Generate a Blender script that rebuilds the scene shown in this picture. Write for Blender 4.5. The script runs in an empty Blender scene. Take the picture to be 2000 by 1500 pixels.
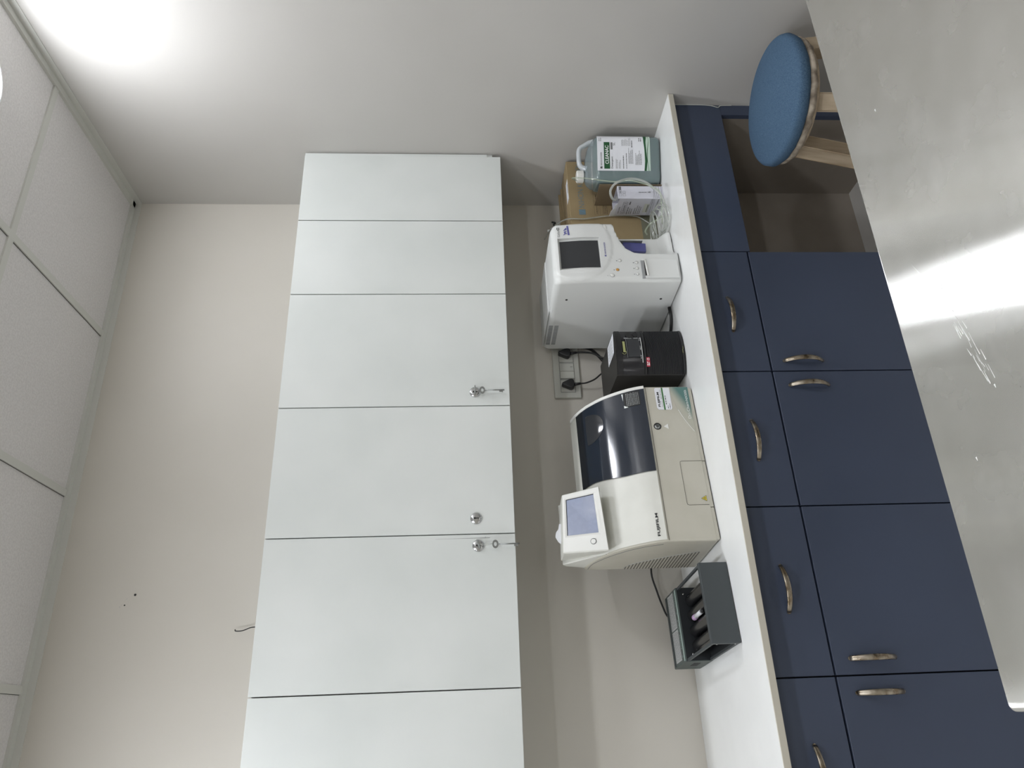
import bpy, bmesh, math, random
from math import sin, cos, pi, radians, sqrt, atan2
from mathutils import Vector, Matrix
random.seed(7)
SC = bpy.context.scene
COL = SC.collection

# ------------------------------------------------------------------ camera
def make_camera():
    cam = bpy.data.cameras.new('camera'); o = bpy.data.objects.new('camera', cam); COL.objects.link(o)
    rx, ry, rz = -0.0643, 0.0110, -0.4388
    R = Matrix.Rotation(rz, 3, 'Z') @ Matrix.Rotation(rx, 3, 'X') @ Matrix.Rotation(ry, 3, 'Y')
    r, f, u = R @ Vector((1, 0, 0)), R @ Vector((0, 1, 0)), R @ Vector((0, 0, 1))
    # the photograph was taken with the phone on its side: world "up" points to the left of the frame
    M = Matrix((-u, r, -f)).transposed().to_4x4()
    M.translation = Vector((-1.9631, -2.4426, 1.5708))
    o.matrix_world = M
    cam.sensor_width = 36; cam.sensor_fit = 'HORIZONTAL'; cam.lens = 36 * 1439.19 / 2000
    cam.clip_start = 0.02
    SC.camera = o
make_camera()

# ------------------------------------------------------------------ world, view
w = bpy.data.worlds.new('world'); SC.world = w; w.use_nodes = True
w.node_tree.nodes['Background'].inputs[0].default_value = (.9, .95, 1, 1)
w.node_tree.nodes['Background'].inputs[1].default_value = 0.02
SC.view_settings.view_transform = 'Standard'
SC.view_settings.look = 'None'
SC.view_settings.exposure = 0.85
SC.view_settings.gamma = 1
SC.view_settings.use_curve_mapping = False
LAMP_POWER = 62.0     # radiance of the round ceiling panels
LAMPS = [(-.30, -.94), (-.30, -2.14), (-2.4, -.94), (-2.4, -2.14), (-3.9, -1.54), (-.30, -3.94), (-2.4, -3.94), (-3.9, -3.34)]  # last three are unseen, added behind the camera as fill light

# ------------------------------------------------------------------ materials
MAT = {}
def mat(name, col, rough=.5, metal=0., spec=.5, coat=0., **kw):
    m = bpy.data.materials.new(name); m.use_nodes = True
    b = m.node_tree.nodes['Principled BSDF']
    b.inputs['Base Color'].default_value = (*col, 1); b.inputs['Roughness'].default_value = rough
    b.inputs['Metallic'].default_value = metal; b.inputs['Specular IOR Level'].default_value = spec
    b.inputs['Coat Weight'].default_value = coat
    for k, v in kw.items(): b.inputs[k.replace('_', ' ')].default_value = v
    MAT[name] = m
    return m
def srgb(r, g, b):
    f = lambda c: ((c/255+.055)/1.055)**2.4 if c > 10 else c/255/12.92
    return (f(r), f(g), f(b))
def N(m, t, **kw):
    n = m.node_tree.nodes.new(t)
    for k, v in kw.items(): setattr(n, k, v)
    return n
def L(m, a, b): m.node_tree.links.new(a, b)
def noise_col(m, c1, c2, scale=6., detail=4., lo=.35, hi=.65, coords='Object', stretch=(1, 1, 1), rough=None, bump=0, bscale=None):
    b = m.node_tree.nodes['Principled BSDF']
    tc = N(m, 'ShaderNodeTexCoord'); mp = N(m, 'ShaderNodeMapping'); mp.inputs['Scale'].default_value = stretch
    n = N(m, 'ShaderNodeTexNoise'); n.inputs['Scale'].default_value = scale; n.inputs['Detail'].default_value = detail
    r = N(m, 'ShaderNodeValToRGB'); r.color_ramp.elements[0].position = lo; r.color_ramp.elements[1].position = hi
    r.color_ramp.elements[0].color = (*c1, 1); r.color_ramp.elements[1].color = (*c2, 1)
    L(m, tc.outputs[coords], mp.inputs[0]); L(m, mp.outputs[0], n.inputs['Vector']); L(m, n.outputs[0], r.inputs[0])
    L(m, r.outputs[0], b.inputs['Base Color'])
    if rough:
        q = N(m, 'ShaderNodeMapRange'); q.inputs['From Min'].default_value = .3; q.inputs['From Max'].default_value = .7
        q.inputs['To Min'].default_value = rough[0]; q.inputs['To Max'].default_value = rough[1]
        L(m, n.outputs[0], q.inputs[0]); L(m, q.outputs[0], b.inputs['Roughness'])
    if bump:
        n2 = N(m, 'ShaderNodeTexNoise'); n2.inputs['Scale'].default_value = bscale or scale*4; n2.inputs['Detail'].default_value = 3
        L(m, mp.outputs[0], n2.inputs['Vector'])
        bp = N(m, 'ShaderNodeBump'); bp.inputs['Strength'].default_value = bump; bp.inputs['Distance'].default_value = .01
        L(m, n2.outputs[0], bp.inputs['Height']); L(m, bp.outputs[0], b.inputs['Normal'])
    return m

wallp = mat('wall_paint', (.50, .47, .41), .55); noise_col(wallp, (.555, .525, .465), (.595, .565, .505), 1.3, 3, bump=.08, bscale=3.5)
wallr = mat('wall_paint_satin', (.50, .48, .44), .5, spec=.3); noise_col(wallr, (.50, .485, .455), (.53, .515, .485), 1.6, 3, bump=.25, bscale=4)
tile = mat('ceiling_tile_face', (.50, .485, .49), .85); noise_col(tile, (.64, .62, .61), (.72, .70, .69), 160, 2, bump=.15, bscale=300)
grid = mat('ceiling_bar', (.60, .60, .56), .5)
floorm = mat('floor_tile', (.30, .27, .22), .35); noise_col(floorm, (.54, .52, .48), (.60, .58, .54), 5, 5)
cabw = mat('white_laminate', (.66, .70, .67), .42); noise_col(cabw, (.60, .625, .60), (.65, .67, .645), 3, 4, rough=(.36, .5))
edgem = mat('white_edge', (.6, .61, .56), .6)
blue = mat('blue_laminate', (.035, .055, .095), .42); noise_col(blue, (.048, .062, .100), (.054, .070, .112), 2.2, 4, rough=(.36, .5))
navy = mat('dark_gap', (.006, .009, .02), .8)
quartz = mat('white_worktop', (.74, .76, .74), .12, spec=.6); noise_col(quartz, (.78, .79, .775), (.83, .84, .825), 7, 6, lo=.3, hi=.7, rough=(.08, .2))
quartze = mat('worktop_edge', (.52, .49, .41), .5)
steel = mat('brushed_steel', (.52, .51, .48), .34, metal=1.)
def steel_nodes():
    m = steel; b = m.node_tree.nodes['Principled BSDF']
    noise_col(m, (.79, .78, .74), (.86, .85, .815), 9, 8, lo=.3, hi=.7, stretch=(1.0, 1.6, 1))
    col = b.inputs['Base Color'].links[0].from_socket
    tg = N(m, 'ShaderNodeCombineXYZ'); tg.inputs[0].default_value = 1; tg.inputs[1].default_value = -.07
    g = N(m, 'ShaderNodeBsdfAnisotropic'); g.inputs['Roughness'].default_value = .19; g.inputs['Anisotropy'].default_value = .90
    g2 = N(m, 'ShaderNodeBsdfAnisotropic'); g2.inputs['Roughness'].default_value = .5; g2.inputs['Anisotropy'].default_value = .2
    L(m, tg.outputs[0], g.inputs['Tangent']); L(m, tg.outputs[0], g2.inputs['Tangent'])
    L(m, col, g.inputs['Color']); L(m, col, g2.inputs['Color'])
    tc = N(m, 'ShaderNodeTexCoord'); n = N(m, 'ShaderNodeTexNoise'); n.inputs['Scale'].default_value = 10; n.inputs['Detail'].default_value = 3
    q = N(m, 'ShaderNodeMapRange'); q.inputs['From Min'].default_value = .3; q.inputs['From Max'].default_value = .7
    q.inputs['To Min'].default_value = .20; q.inputs['To Max'].default_value = .28
    L(m, tc.outputs['Object'], n.inputs['Vector']); L(m, n.outputs[0], q.inputs[0])
    mx = N(m, 'ShaderNodeMixShader'); L(m, q.outputs[0], mx.inputs[0]); L(m, g.outputs[0], mx.inputs[1]); L(m, g2.outputs[0], mx.inputs[2])
    L(m, mx.outputs[0], m.node_tree.nodes['Material Output'].inputs['Surface']); m.node_tree.nodes.remove(b)
steel_nodes()
chrome = mat('chrome', (.55, .56, .56), .22, metal=1.)
keym = mat('dull_key_steel', (.30, .31, .30), .38, metal=1.)
brass = mat('antique_nickel', (.36, .31, .24), .3, metal=1.); noise_col(brass, (.24, .19, .13), (.50, .45, .37), 40, 4, rough=(.22, .4))
denim = mat('blue_fabric', (.05, .11, .20), .9, spec=.15); noise_col(denim, (.050, .095, .155), (.085, .142, .215), 220, 3, stretch=(1, 3, 1), bump=.25, bscale=500)
denimf = mat('folded_lining', (.42, .36, .28), .8); noise_col(denimf, (.14, .11, .08), (.5, .43, .34), 30, 5)
wood = mat('pale_pine', (.48, .38, .26), .6); noise_col(wood, (.34, .26, .17), (.58, .48, .35), 6, 8, stretch=(5, 5, .6), lo=.3, hi=.7)
ply = mat('grey_board', (.17, .145, .12), .7); noise_col(ply, (.28, .245, .205), (.33, .29, .245), 5, 4)
plas = mat('white_plastic', (.69, .70, .68), .38)
plas2 = mat('cream_plastic', (.58, .575, .49), .42); noise_col(plas2, (.62, .62, .565), (.67, .67, .615), 9, 5)
plas3 = mat('beige_plastic', (.45, .43, .36), .45); noise_col(plas3, (.44, .42, .35), (.48, .46, .39), 9, 5)
plasw = mat('bright_plastic', (.72, .72, .68), .35)
seam = mat('seam_line', (.13, .12, .10), .8)
lidm = mat('smoked_lid', (.010, .016, .028), .13, spec=.6, coat=.3)
lidd = mat('lid_band_plastic', (.008, .010, .014), .25)  # near-black plastic of the band behind the lid
screen = mat('screen_glass', (.035, .037, .04), .3, spec=.5)
screen2 = mat('worn_touch_screen', (.20, .23, .33), .3); noise_col(screen2, (.15, .17, .25), (.26, .30, .42), 14, 5, rough=(.2, .45))
black = mat('black_plastic', (.010, .010, .011), .4)
blackg = mat('black_gloss', (.016, .016, .018), .14)
blackm = mat('black_metal', (.022, .021, .02), .42)
rubber = mat('black_rubber', (.008, .008, .008), .5)
ribm = mat('ribbed_black_rubber', (.008, .008, .009), .25, coat=.3)
gunm = mat('grey_green_steel', (.045, .053, .056), .5)
gunm2 = mat('top_green_plate', (.06, .078, .072), .5)
darkin = mat('dark_inside', (.008, .010, .012), .6)
purple = mat('purple_flap', (.09, .095, .27), .3)
orange = mat('amber_button', (.55, .28, .06), .4)
inkd = mat('black_ink', (.012, .012, .012), .6)
inkg = mat('grey_ink', (.16, .165, .165), .6)
inkl = mat('light_grey_ink', (.33, .34, .34), .6)
inkb = mat('blue_ink', (.12, .12, .33), .6)
inkw = mat('white_ink', (.75, .77, .75), .6)
green = mat('dark_green_ink', (.008, .075, .022), .5)
greenm = mat('mid_green_ink', (.05, .16, .05), .5)
teal = mat('teal_band', (.09, .19, .17), .5)
def teal_fade():
    m = MAT['teal_band']; b = m.node_tree.nodes['Principled BSDF']
    tc = N(m, 'ShaderNodeTexCoord'); s = N(m, 'ShaderNodeSeparateXYZ'); L(m, tc.outputs['Object'], s.inputs[0])
    a = N(m, 'ShaderNodeMath', operation='MULTIPLY_ADD'); a.inputs[1].default_value = -.55; a.inputs[2].default_value = .50*.55
    L(m, s.outputs[0], a.inputs[0])
    c = N(m, 'ShaderNodeMath', operation='ADD'); L(m, a.outputs[0], c.inputs[0]); L(m, s.outputs[2], c.inputs[1])
    r = N(m, 'ShaderNodeValToRGB'); r.color_ramp.elements[0].position = .055; r.color_ramp.elements[0].color = (.085, .18, .165, 1)
    r.color_ramp.elements[1].position = .085; r.color_ramp.elements[1].color = (.42, .41, .34, 1)
    L(m, c.outputs[0], r.inputs[0]); L(m, r.outputs[0], b.inputs['Base Color'])
teal_fade()
paper = mat('white_paper', (.72, .73, .76), .7)
paperb = mat('printed_card', (.60, .60, .66), .6)
card = mat('brown_cardboard', (.34, .24, .115), .75); noise_col(card, (.26, .195, .10), (.30, .225, .12), 12, 4)
card2 = mat('darker_cardboard', (.20, .15, .09), .8)
tape = mat('grey_tape', (.16, .16, .11), .5)
yellow = mat('yellow_warning', (.62, .50, .05), .5)
red = mat('red_sticker', (.45, .03, .06), .5)
gold = mat('faded_gold_ink', (.33, .34, .14), .5)
lamp_body = mat('lamp_rim', (.8, .8, .8), .4)
lilac = mat('lilac_cap', (.42, .28, .45), .4)
cable = mat('black_cable', (.006, .006, .006), .4)
switchm = mat('switch_plastic', (.50, .50, .45), .3)
def lamp_mat(p):
    m = bpy.data.materials.new('lit_diffuser'); m.use_nodes = True; nt = m.node_tree; nt.nodes.clear()
    e = nt.nodes.new('ShaderNodeEmission'); o = nt.nodes.new('ShaderNodeOutputMaterial')
    e.inputs[0].default_value = (.95, .98, 1.04, 1); e.inputs[1].default_value = p; nt.links.new(e.outputs[0], o.inputs[0]); return m
def see_through(name, col, alpha, gloss=.12, rough=.12):
    """thin translucent plastic: tinted body over a clear part, with a gloss"""
    m = bpy.data.materials.new(name); m.use_nodes = True; nt = m.node_tree; nt.nodes.clear()
    o = nt.nodes.new('ShaderNodeOutputMaterial'); d = nt.nodes.new('ShaderNodeBsdfDiffuse'); t = nt.nodes.new('ShaderNodeBsdfTransparent')
    tl = nt.nodes.new('ShaderNodeBsdfTranslucent'); g = nt.nodes.new('ShaderNodeBsdfGlossy')
    d.inputs[0].default_value = (*col, 1); tl.inputs[0].default_value = (*col, 1); g.inputs['Roughness'].default_value = rough
    m0 = nt.nodes.new('ShaderNodeMixShader'); m0.inputs[0].default_value = .35
    nt.links.new(d.outputs[0], m0.inputs[1]); nt.links.new(tl.outputs[0], m0.inputs[2])
    m1 = nt.nodes.new('ShaderNodeMixShader'); m1.inputs[0].default_value = alpha
    nt.links.new(t.outputs[0], m1.inputs[1]); nt.links.new(m0.outputs[0], m1.inputs[2])
    m2 = nt.nodes.new('ShaderNodeMixShader'); fr = nt.nodes.new('ShaderNodeLayerWeight'); fr.inputs[0].default_value = .25
    mu = nt.nodes.new('ShaderNodeMath'); mu.operation = 'MULTIPLY_ADD'; mu.inputs[1].default_value = .6; mu.inputs[2].default_value = gloss*.3
    nt.links.new(fr.outputs['Fresnel'], mu.inputs[0]); nt.links.new(mu.outputs[0], m2.inputs[0])
    nt.links.new(m1.outputs[0], m2.inputs[1]); nt.links.new(g.outputs[0], m2.inputs[2]); nt.links.new(m2.outputs[0], o.inputs[0])
    MAT[name] = m; return m
jugm = see_through('translucent_bottle', (.60, .70, .74), .33)
jugl = mat('green_liquid', (.008, .085, .06), .3)
tubem = see_through('clear_tube', (.72, .76, .70), .35, .3)
tubeg = see_through('green_tube', (.60, .72, .50), .30, .3)
smoke = see_through('clear_film', (.10, .10, .10), .35, .35, .08)

# ------------------------------------------------------------------ geometry helpers
class MB:
    def __init__(s): s.bm = bmesh.new(); s.mats = []
    def mi(s, m):
        if m is None: return 0
        if m not in s.mats: s.mats.append(m)
        return s.mats.index(m)
    def box(s, x0, x1, y0, y1, z0, z1, m=None, bev=0, seg=2, xf=None):
        b = bmesh.new(); bmesh.ops.create_cube(b, size=1)
        bmesh.ops.scale(b, vec=(x1-x0, y1-y0, z1-z0), verts=b.verts)
        if bev: bmesh.ops.bevel(b, geom=b.edges[:], offset=bev, segments=seg, affect='EDGES', profile=.5)
        bmesh.ops.translate(b, vec=((x0+x1)/2, (y0+y1)/2, (z0+z1)/2), verts=b.verts)
        s.merge(b, m, xf); return s
    def merge(s, b, m=None, xf=None):
        if xf is not None: bmesh.ops.transform(b, matrix=xf, verts=b.verts)
        i = s.mi(m); mp = {}
        for v in b.verts: mp[v] = s.bm.verts.new(v.co)
        for f in b.faces:
            try: g = s.bm.faces.new([mp[v] for v in f.verts])
            except ValueError: continue
            g.material_index = i; g.smooth = f.smooth
        b.free()
    def poly(s, pts, m=None):
        f = s.bm.faces.new([s.bm.verts.new(p) for p in pts]); f.material_index = s.mi(m); return f
    def prism(s, pts, d, m=None, bev=0, seg=2, xf=None, smooth=False):
        """pts: planar outline (3D), extruded by vector d"""
        b = bmesh.new(); d = Vector(d); n = len(pts)
        a = [b.verts.new(p) for p in pts]; c = [b.verts.new(Vector(p)+d) for p in pts]
        b.faces.new(a[::-1]); b.faces.new(c)
        for i in range(n):
            f = b.faces.new([a[i], a[(i+1) % n], c[(i+1) % n], c[i]]); f.smooth = smooth
        bmesh.ops.recalc_face_normals(b, faces=b.faces)
        if bev: bmesh.ops.bevel(b, geom=b.edges[:], offset=bev, segments=seg, affect='EDGES', profile=.5)
        s.merge(b, m, xf); return s
    def cyl(s, p0, p1, r, m=None, n=24, r2=None, cap=True):
        s.tube([p0, p1], r, m, n, r1=r2, cap=cap); return s
    def tube(s, pts, r, m=None, n=10, r1=None, cap=True, flat=1., up=None):
        P = [Vector(p) for p in pts]; k = len(P); rings = []; prev = None; i0 = s.mi(m)
        for i, p in enumerate(P):
            t = (P[min(i+1, k-1)] - P[max(i-1, 0)]).normalized()
            a = Vector(up) if up is not None else (prev if prev is not None else (Vector((0, 0, 1)) if abs(t.z) < .9 else Vector((1, 0, 0))))
            a = (a - t*a.dot(t)).normalized(); b = t.cross(a); prev = a
            rr = r if r1 is None else r+(r1-r)*i/(k-1)
            if callable(r): rr = r(i/(k-1))
            rings.append([s.bm.verts.new(p + a*rr*flat*cos(2*pi*j/n) + b*rr*sin(2*pi*j/n)) for j in range(n)])
        for A, B in zip(rings[:-1], rings[1:]):
            for j in range(n):
                f = s.bm.faces.new([A[j], A[(j+1) % n], B[(j+1) % n], B[j]]); f.smooth = True; f.material_index = i0
        if cap:
            f = s.bm.faces.new(rings[0][::-1]); f.material_index = i0; f = s.bm.faces.new(rings[-1]); f.material_index = i0
        return s
    def lathe(s, prof, m=None, n=40, c=(0, 0, 0), axis='Z', sx=1, sy=1):
        i0 = s.mi(m); rings = []; c = Vector(c)
        for r, h in prof:
            ring = []
            for j in range(n):
                a = 2*pi*j/n; x, y = r*cos(a)*sx, r*sin(a)*sy
                v = (x, y, h) if axis == 'Z' else ((x, h, y) if axis == 'Y' else (h, x, y))
                ring.append(s.bm.verts.new(c+Vector(v)))
            rings.append(ring)
        for A, B in zip(rings[:-1], rings[1:]):
            for j in range(n):
                f = s.bm.faces.new([A[j], A[(j+1) % n], B[(j+1) % n], B[j]]); f.smooth = True; f.material_index = i0
        for ring in (rings[0], rings[-1]):
            f = s.bm.faces.new(ring); f.material_index = i0
        return s
    def gridmesh(s, G, m=None, smooth=True, closed=False):
        """G: rows of points -> quads"""
        i0 = s.mi(m); V = [[s.bm.verts.new(p) for p in row] for row in G]
        for A, B in zip(V[:-1], V[1:]):
            n = len(A); rng = range(n) if closed else range(n-1)
            for j in rng:
                f = s.bm.faces.new([A[j], A[(j+1) % n], B[(j+1) % n], B[j]]); f.smooth = smooth; f.material_index = i0
        return V
    def build(s, name, m=None, parent=None, sharp=None, recalc=True, loc=None):
        if recalc: bmesh.ops.recalc_face_normals(s.bm, faces=s.bm.faces)
        me = bpy.data.meshes.new(name)
        if not s.mats: s.mats = [m]
        s.bm.to_mesh(me); s.bm.free()
        for k in s.mats: me.materials.append(k if k else m)
        if sharp is not None:
            for f in me.polygons: f.use_smooth = True
            try: me.set_sharp_from_angle(angle=radians(sharp))
            except Exception: pass
        o = bpy.data.objects.new(name, me); COL.objects.link(o)
        if parent is not None: o.parent = parent
        if loc is not None: o.location = loc
        return o
def tag(o, label=None, cat=None, group=None, kind=None):
    if label: o['label'] = label
    if cat: o['category'] = cat
    if group: o['group'] = group
    if kind: o['kind'] = kind
    return o
def thing(name, label, cat, loc=(0, 0, 0), rz=0, group=None):
    o = bpy.data.objects.new(name, None); COL.objects.link(o); o.location = loc; o.rotation_euler = (0, 0, radians(rz)); o.empty_display_size = .05
    return tag(o, label, cat, group)
def struct(o): o['kind'] = 'structure'; return o
def spline(pts, n=8):
    """Catmull-Rom through pts"""
    P = [Vector(p) for p in pts]; P = [P[0]*2-P[1]] + P + [P[-1]*2-P[-2]]; out = []
    for i in range(1, len(P)-2):
        for k in range(n):
            t = k/n; a, b, c, d = P[i-1], P[i], P[i+1], P[i+2]
            out.append(.5*((2*b)+(c-a)*t+(2*a-5*b+4*c-d)*t*t+(3*b-a-3*c+d)*t**3))
    out.append(P[-2]); return out
def arc(cx, cy, r, a0, a1, n): return [(cx+r*cos(radians(a0+(a1-a0)*i/n)), cy+r*sin(radians(a0+(a1-a0)*i/n))) for i in range(n+1)]
def lettering(body, fn, w, h, m, parent, name='lettering', bold=0., space=1., fit=True):
    """flat lettering; fn maps (u,v) in metres (u along the writing, v up) to a local 3D point"""
    cu = bpy.data.curves.new('t', 'FONT'); cu.body = body; cu.offset = bold; cu.space_character = space; cu.resolution_u = 3
    to = bpy.data.objects.new('t', cu); COL.objects.link(to)
    me = bpy.data.meshes.new_from_object(to); bpy.data.objects.remove(to)
    xs = [v.co.x for v in me.vertices]; ys = [v.co.y for v in me.vertices]
    x0, x1, y0, y1 = min(xs), max(xs), min(ys), max(ys)
    sy = h/(y1-y0); sx = w/(x1-x0) if fit else sy
    b = bmesh.new(); b.from_mesh(me); bpy.data.meshes.remove(me)
    if fit: bmesh.ops.triangulate(b, faces=b.faces)
    for v in b.verts: v.co = Vector(fn((v.co.x-x0)*sx, (v.co.y-y0)*sy))
    mb = MB(); mb.merge(b, m); return mb.build(name, m, parent, recalc=False)
def front_fn(x, z, y, e=.0006): return lambda u, v: (x+u, y-e, z+v)
def scribble(mb, x0, x1, z, y, h, m, words=True, rnd=None):
    """a line of print too small to read: short dashes"""
    rnd = rnd or random; x = x0
    while x < x1:
        l = rnd.uniform(1.2, 4)*h; l = min(l, x1-x)
        mb.poly([(x, y, z), (x+l, y, z), (x+l, y, z+h), (x, y, z+h)], m); x += l+h*.8
def label_mark(mb, x, z, s, y, m):
    """square company mark: square with a slanted light stroke"""
    mb.poly([(x, y, z), (x+s*.35, y, z), (x+s*.75, y, z+s), (x, y, z+s)], m)
    mb.poly([(x+s*.5, y, z), (x+s, y, z), (x+s, y, z+s), (x+s*.9, y, z+s)], m)

# ================================================================== ROOM
H = 2.8807
XL, YF = -4.7, -5.3
def room():
    m = MB(); m.box(XL-.1, .1, 0, .1, -.1, H+.1); struct(m.build('wall_back', wallp))
    m = MB(); m.box(0, .1, YF, 0, -.1, H+.1); struct(m.build('wall_right', wallr))
    m = MB(); m.box(XL-.1, XL, YF, 0, -.1, H+.1); struct(m.build('wall_left', wallp))
    m = MB(); m.box(XL-.1, .1, YF-.1, YF, -.1, H+.1); struct(m.build('wall_front', wallp))
    m = MB(); m.box(XL-.1, .1, YF-.1, .1, -.1, 0); struct(m.build('floor', floorm))
    # ceiling: tiles a little above the bars
    m = MB(); m.box(XL-.1, .1, YF-.1, .1, H+.006, H+.1); struct(m.build('ceiling', tile))
    xs = [-.6057-.6*i for i in range(8)]; ys = [-.6094-.6*i for i in range(9)]
    seam0 = mat('bar_gap', (.12, .12, .11), .8)
    m = MB(); m.mi(grid)
    for x in xs:
        if x > XL+.05: m.box(x-.012, x+.012, YF, 0, H, H+.0061, grid)
    for y in ys:
        if y > YF+.05: m.box(XL, 0, y-.012, y+.012, H+.0002, H+.0061, grid)
    for x in xs:
        if x > XL+.05: m.box(x-.0135, x-.012, YF, 0, H+.004, H+.0061, seam0)
    for y in ys:
        if y > YF+.05: m.box(XL, 0, y+.012, y+.0135, H+.004, H+.0061, seam0)
    struct(m.build('trim_1', grid))
    m = MB(); m.box(XL, 0, -.024, 0, H-.004, H+.006); m.box(XL, 0, -.0025, 0, H-.026, H)
    m.box(-.024, 0, YF, 0, H-.004, H+.006); m.box(-.0025, 0, YF, 0, H-.026, H)
    struct(m.build('trim_2', grid))
room()
LAB = ['round lit panel lamp in the ceiling, nearest the back right corner of the room',
       'round ceiling lamp by the right wall, second from the back wall',
       'round ceiling lamp close to the back wall, above the left end of the worktop',
       'round ceiling lamp above the place where one stands at the steel table',
       'round ceiling lamp left of the others, level with the steel table',
       'added unseen round fill lamp by the right wall, farthest from the back wall', 'added unseen round fill lamp behind the place where one stands, mid row', 'added unseen round fill lamp in the far left front part of the room']
lms = [lamp_mat(LAMP_POWER*k) for k in (.74, 1.08, 1.08)]
for i, (x, y) in enumerate(LAMPS):
    t = thing('ceiling_lamp', LAB[i], 'ceiling lamp', (x, y, H), 0, 'round panel lamps in the tiled ceiling')
    m = MB(); m.lathe([(.122, .006), (.122, -.006), (.118, -.009), (.112, -.009), (.112, -.004)], lamp_body); m.build('rim', lamp_body, t)
    m = MB(); k_ = lms[min(i, 2)]; m.lathe([(.001, -.0075), (.111, -.0075), (.111, -.005)], k_, 32); m.build('diffuser', k_, t)

# small marks and holes on the back wall, and a stub of wire above the cabinets
m = MB(); m.cyl((-1.536, -.0012, 2.613), (-1.536, .001, 2.613), .0035, inkd, 10)
tag(m.build('nail_hole', inkd), 'small round dark nail hole high on the cream back wall', 'hole')
m = MB(); m.cyl((-1.567, -.0010, 2.640), (-1.567, .001, 2.640), .0024, inkd, 8)
for k in range(5): m.poly([(-1.575+k*.006, -.0006, 2.655-k*.004), (-1.570+k*.006, -.0006, 2.654-k*.005), (-1.571+k*.006, -.0006, 2.6525-k*.004)], inkl)
tag(m.build('wall_scratch', inkl), 'faint scratch with a tiny hole just above the round nail hole', 'scratch')
m = MB(); m.tube(spline([(-1.64, -.012, 2.15), (-1.646, -.014, 2.20), (-1.648, -.02, 2.236), (-1.657, -.022, 2.262), (-1.657, -.018, 2.284), (-1.652, -.012, 2.288)]), .0016, cable, 8)
tag(m.build('wire', cable), 'thin black wire stub sticking up behind the white wall cabinets', 'wire')

# ================================================================== WALL CABINETS
ZB, ZT, D1 = 1.428, 2.1486, -.3063
def lock(px, pz, parent):
    m = MB(); y = D1
    m.lathe([(.001, -.0048), (.010, -.0046), (.0165, -.0030), (.0175, 0)], chrome, 32, (px, y, pz), 'Y')
    m.cyl((px, y-.0049, pz+.004), (px, y-.0042, pz+.004), .0032, inkd, 12)
    m.box(px-.0014, px+.0014, y-.0052, y-.0040, pz-.0085, pz+.003, inkd)
    for dz in (-.0135, .0135): m.cyl((px, y-.0042, pz+dz), (px, y-.0032, pz+dz), .0014, inkg, 8)
    return m.build('lock', chrome, parent)
def wall_cabinet(x0, x1, splits, label, locks=()):
    """x0 left, x1 right; doors between x0, splits..., x1"""
    t = thing('wall_cabinet', label, 'cabinet', ((x0+x1)/2, 0, ZB), 0, 'white wall cabinets')
    ox, oz = (x0+x1)/2, ZB
    T = Matrix.Translation((-ox, 0, -oz))
    def B(mb, *a, **k): mb.box(*a, xf=T, **k)
    m = MB(); th = .016
    B(m, x0+.0005, x0+th, D1+.0205, -.001, ZB+.002, ZT-.002); B(m, x1-th, x1-.0005, D1+.0205, -.001, ZB+.002, ZT-.002)
    B(m, x0+th, x1-th, D1+.0205, -.001, ZB+.002, ZB+.018); B(m, x0+th, x1-th, D1+.0205, -.001, ZT-.018, ZT-.002)
    B(m, x0+th, x1-th, -.007, -.001, ZB+.018, ZT-.018)
    m.build('carcass', cabw, t)
    e = [x0]+list(splits)+[x1]
    for a, b in zip(e[:-1], e[1:]):
        m = MB(); B(m, a+.0016, b-.0016, D1, D1+.018, ZB, ZT, bev=.0008, seg=1); d = m.build('door', cabw, t)
        if a < -1.45 < b:
            q = MB(); y_ = D1-.0003; q.poly([(-1.4560-ox, y_, 1.66-oz), (-1.4556-ox, y_, 1.66-oz), (-1.4545-ox, y_, 1.502-oz), (-1.4556-ox, y_, 1.502-oz)]); q.poly([(-1.4515-ox, y_, 1.5155-oz), (-1.4575-ox, y_, 1.5150-oz), (-1.4515-ox, y_, 1.5143-oz)])
            q.build('door_crack', inkg, d, recalc=False)
        for lx, lz in locks:
            if a < lx < b: lock(lx-ox, lz-oz, d)
    return t
wall_cabinet(-.6208, -.018, [-.3152], 'white wall cabinet with two narrow doors and no locks, at the right wall')
wall_cabinet(-1.0349, -.6208, [], 'white one-door wall cabinet with a key lock low on its left side', [(-.9880, 1.538)])
wall_cabinet(-1.8627, -1.0349, [-1.4431], 'white wall cabinet with two wide doors and a round lock on each', [(-1.397, 1.541), (-1.4775, 1.536)])
wall_cabinet(-2.69, -1.8627, [-2.27], 'white wall cabinet leftmost of the row, cut by the edge of the photo')
m = MB(); m.box(-.0175, -.001, D1+.012, D1+.028, ZB+.03, ZT+.001); m.box(-.0175, -.006, D1+.004, D1+.0118, ZB+.05, ZT)
tag(m.build('filler_strip', cabw), 'narrow white filler strip between the wall cabinets and the right wall', 'strip')

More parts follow.
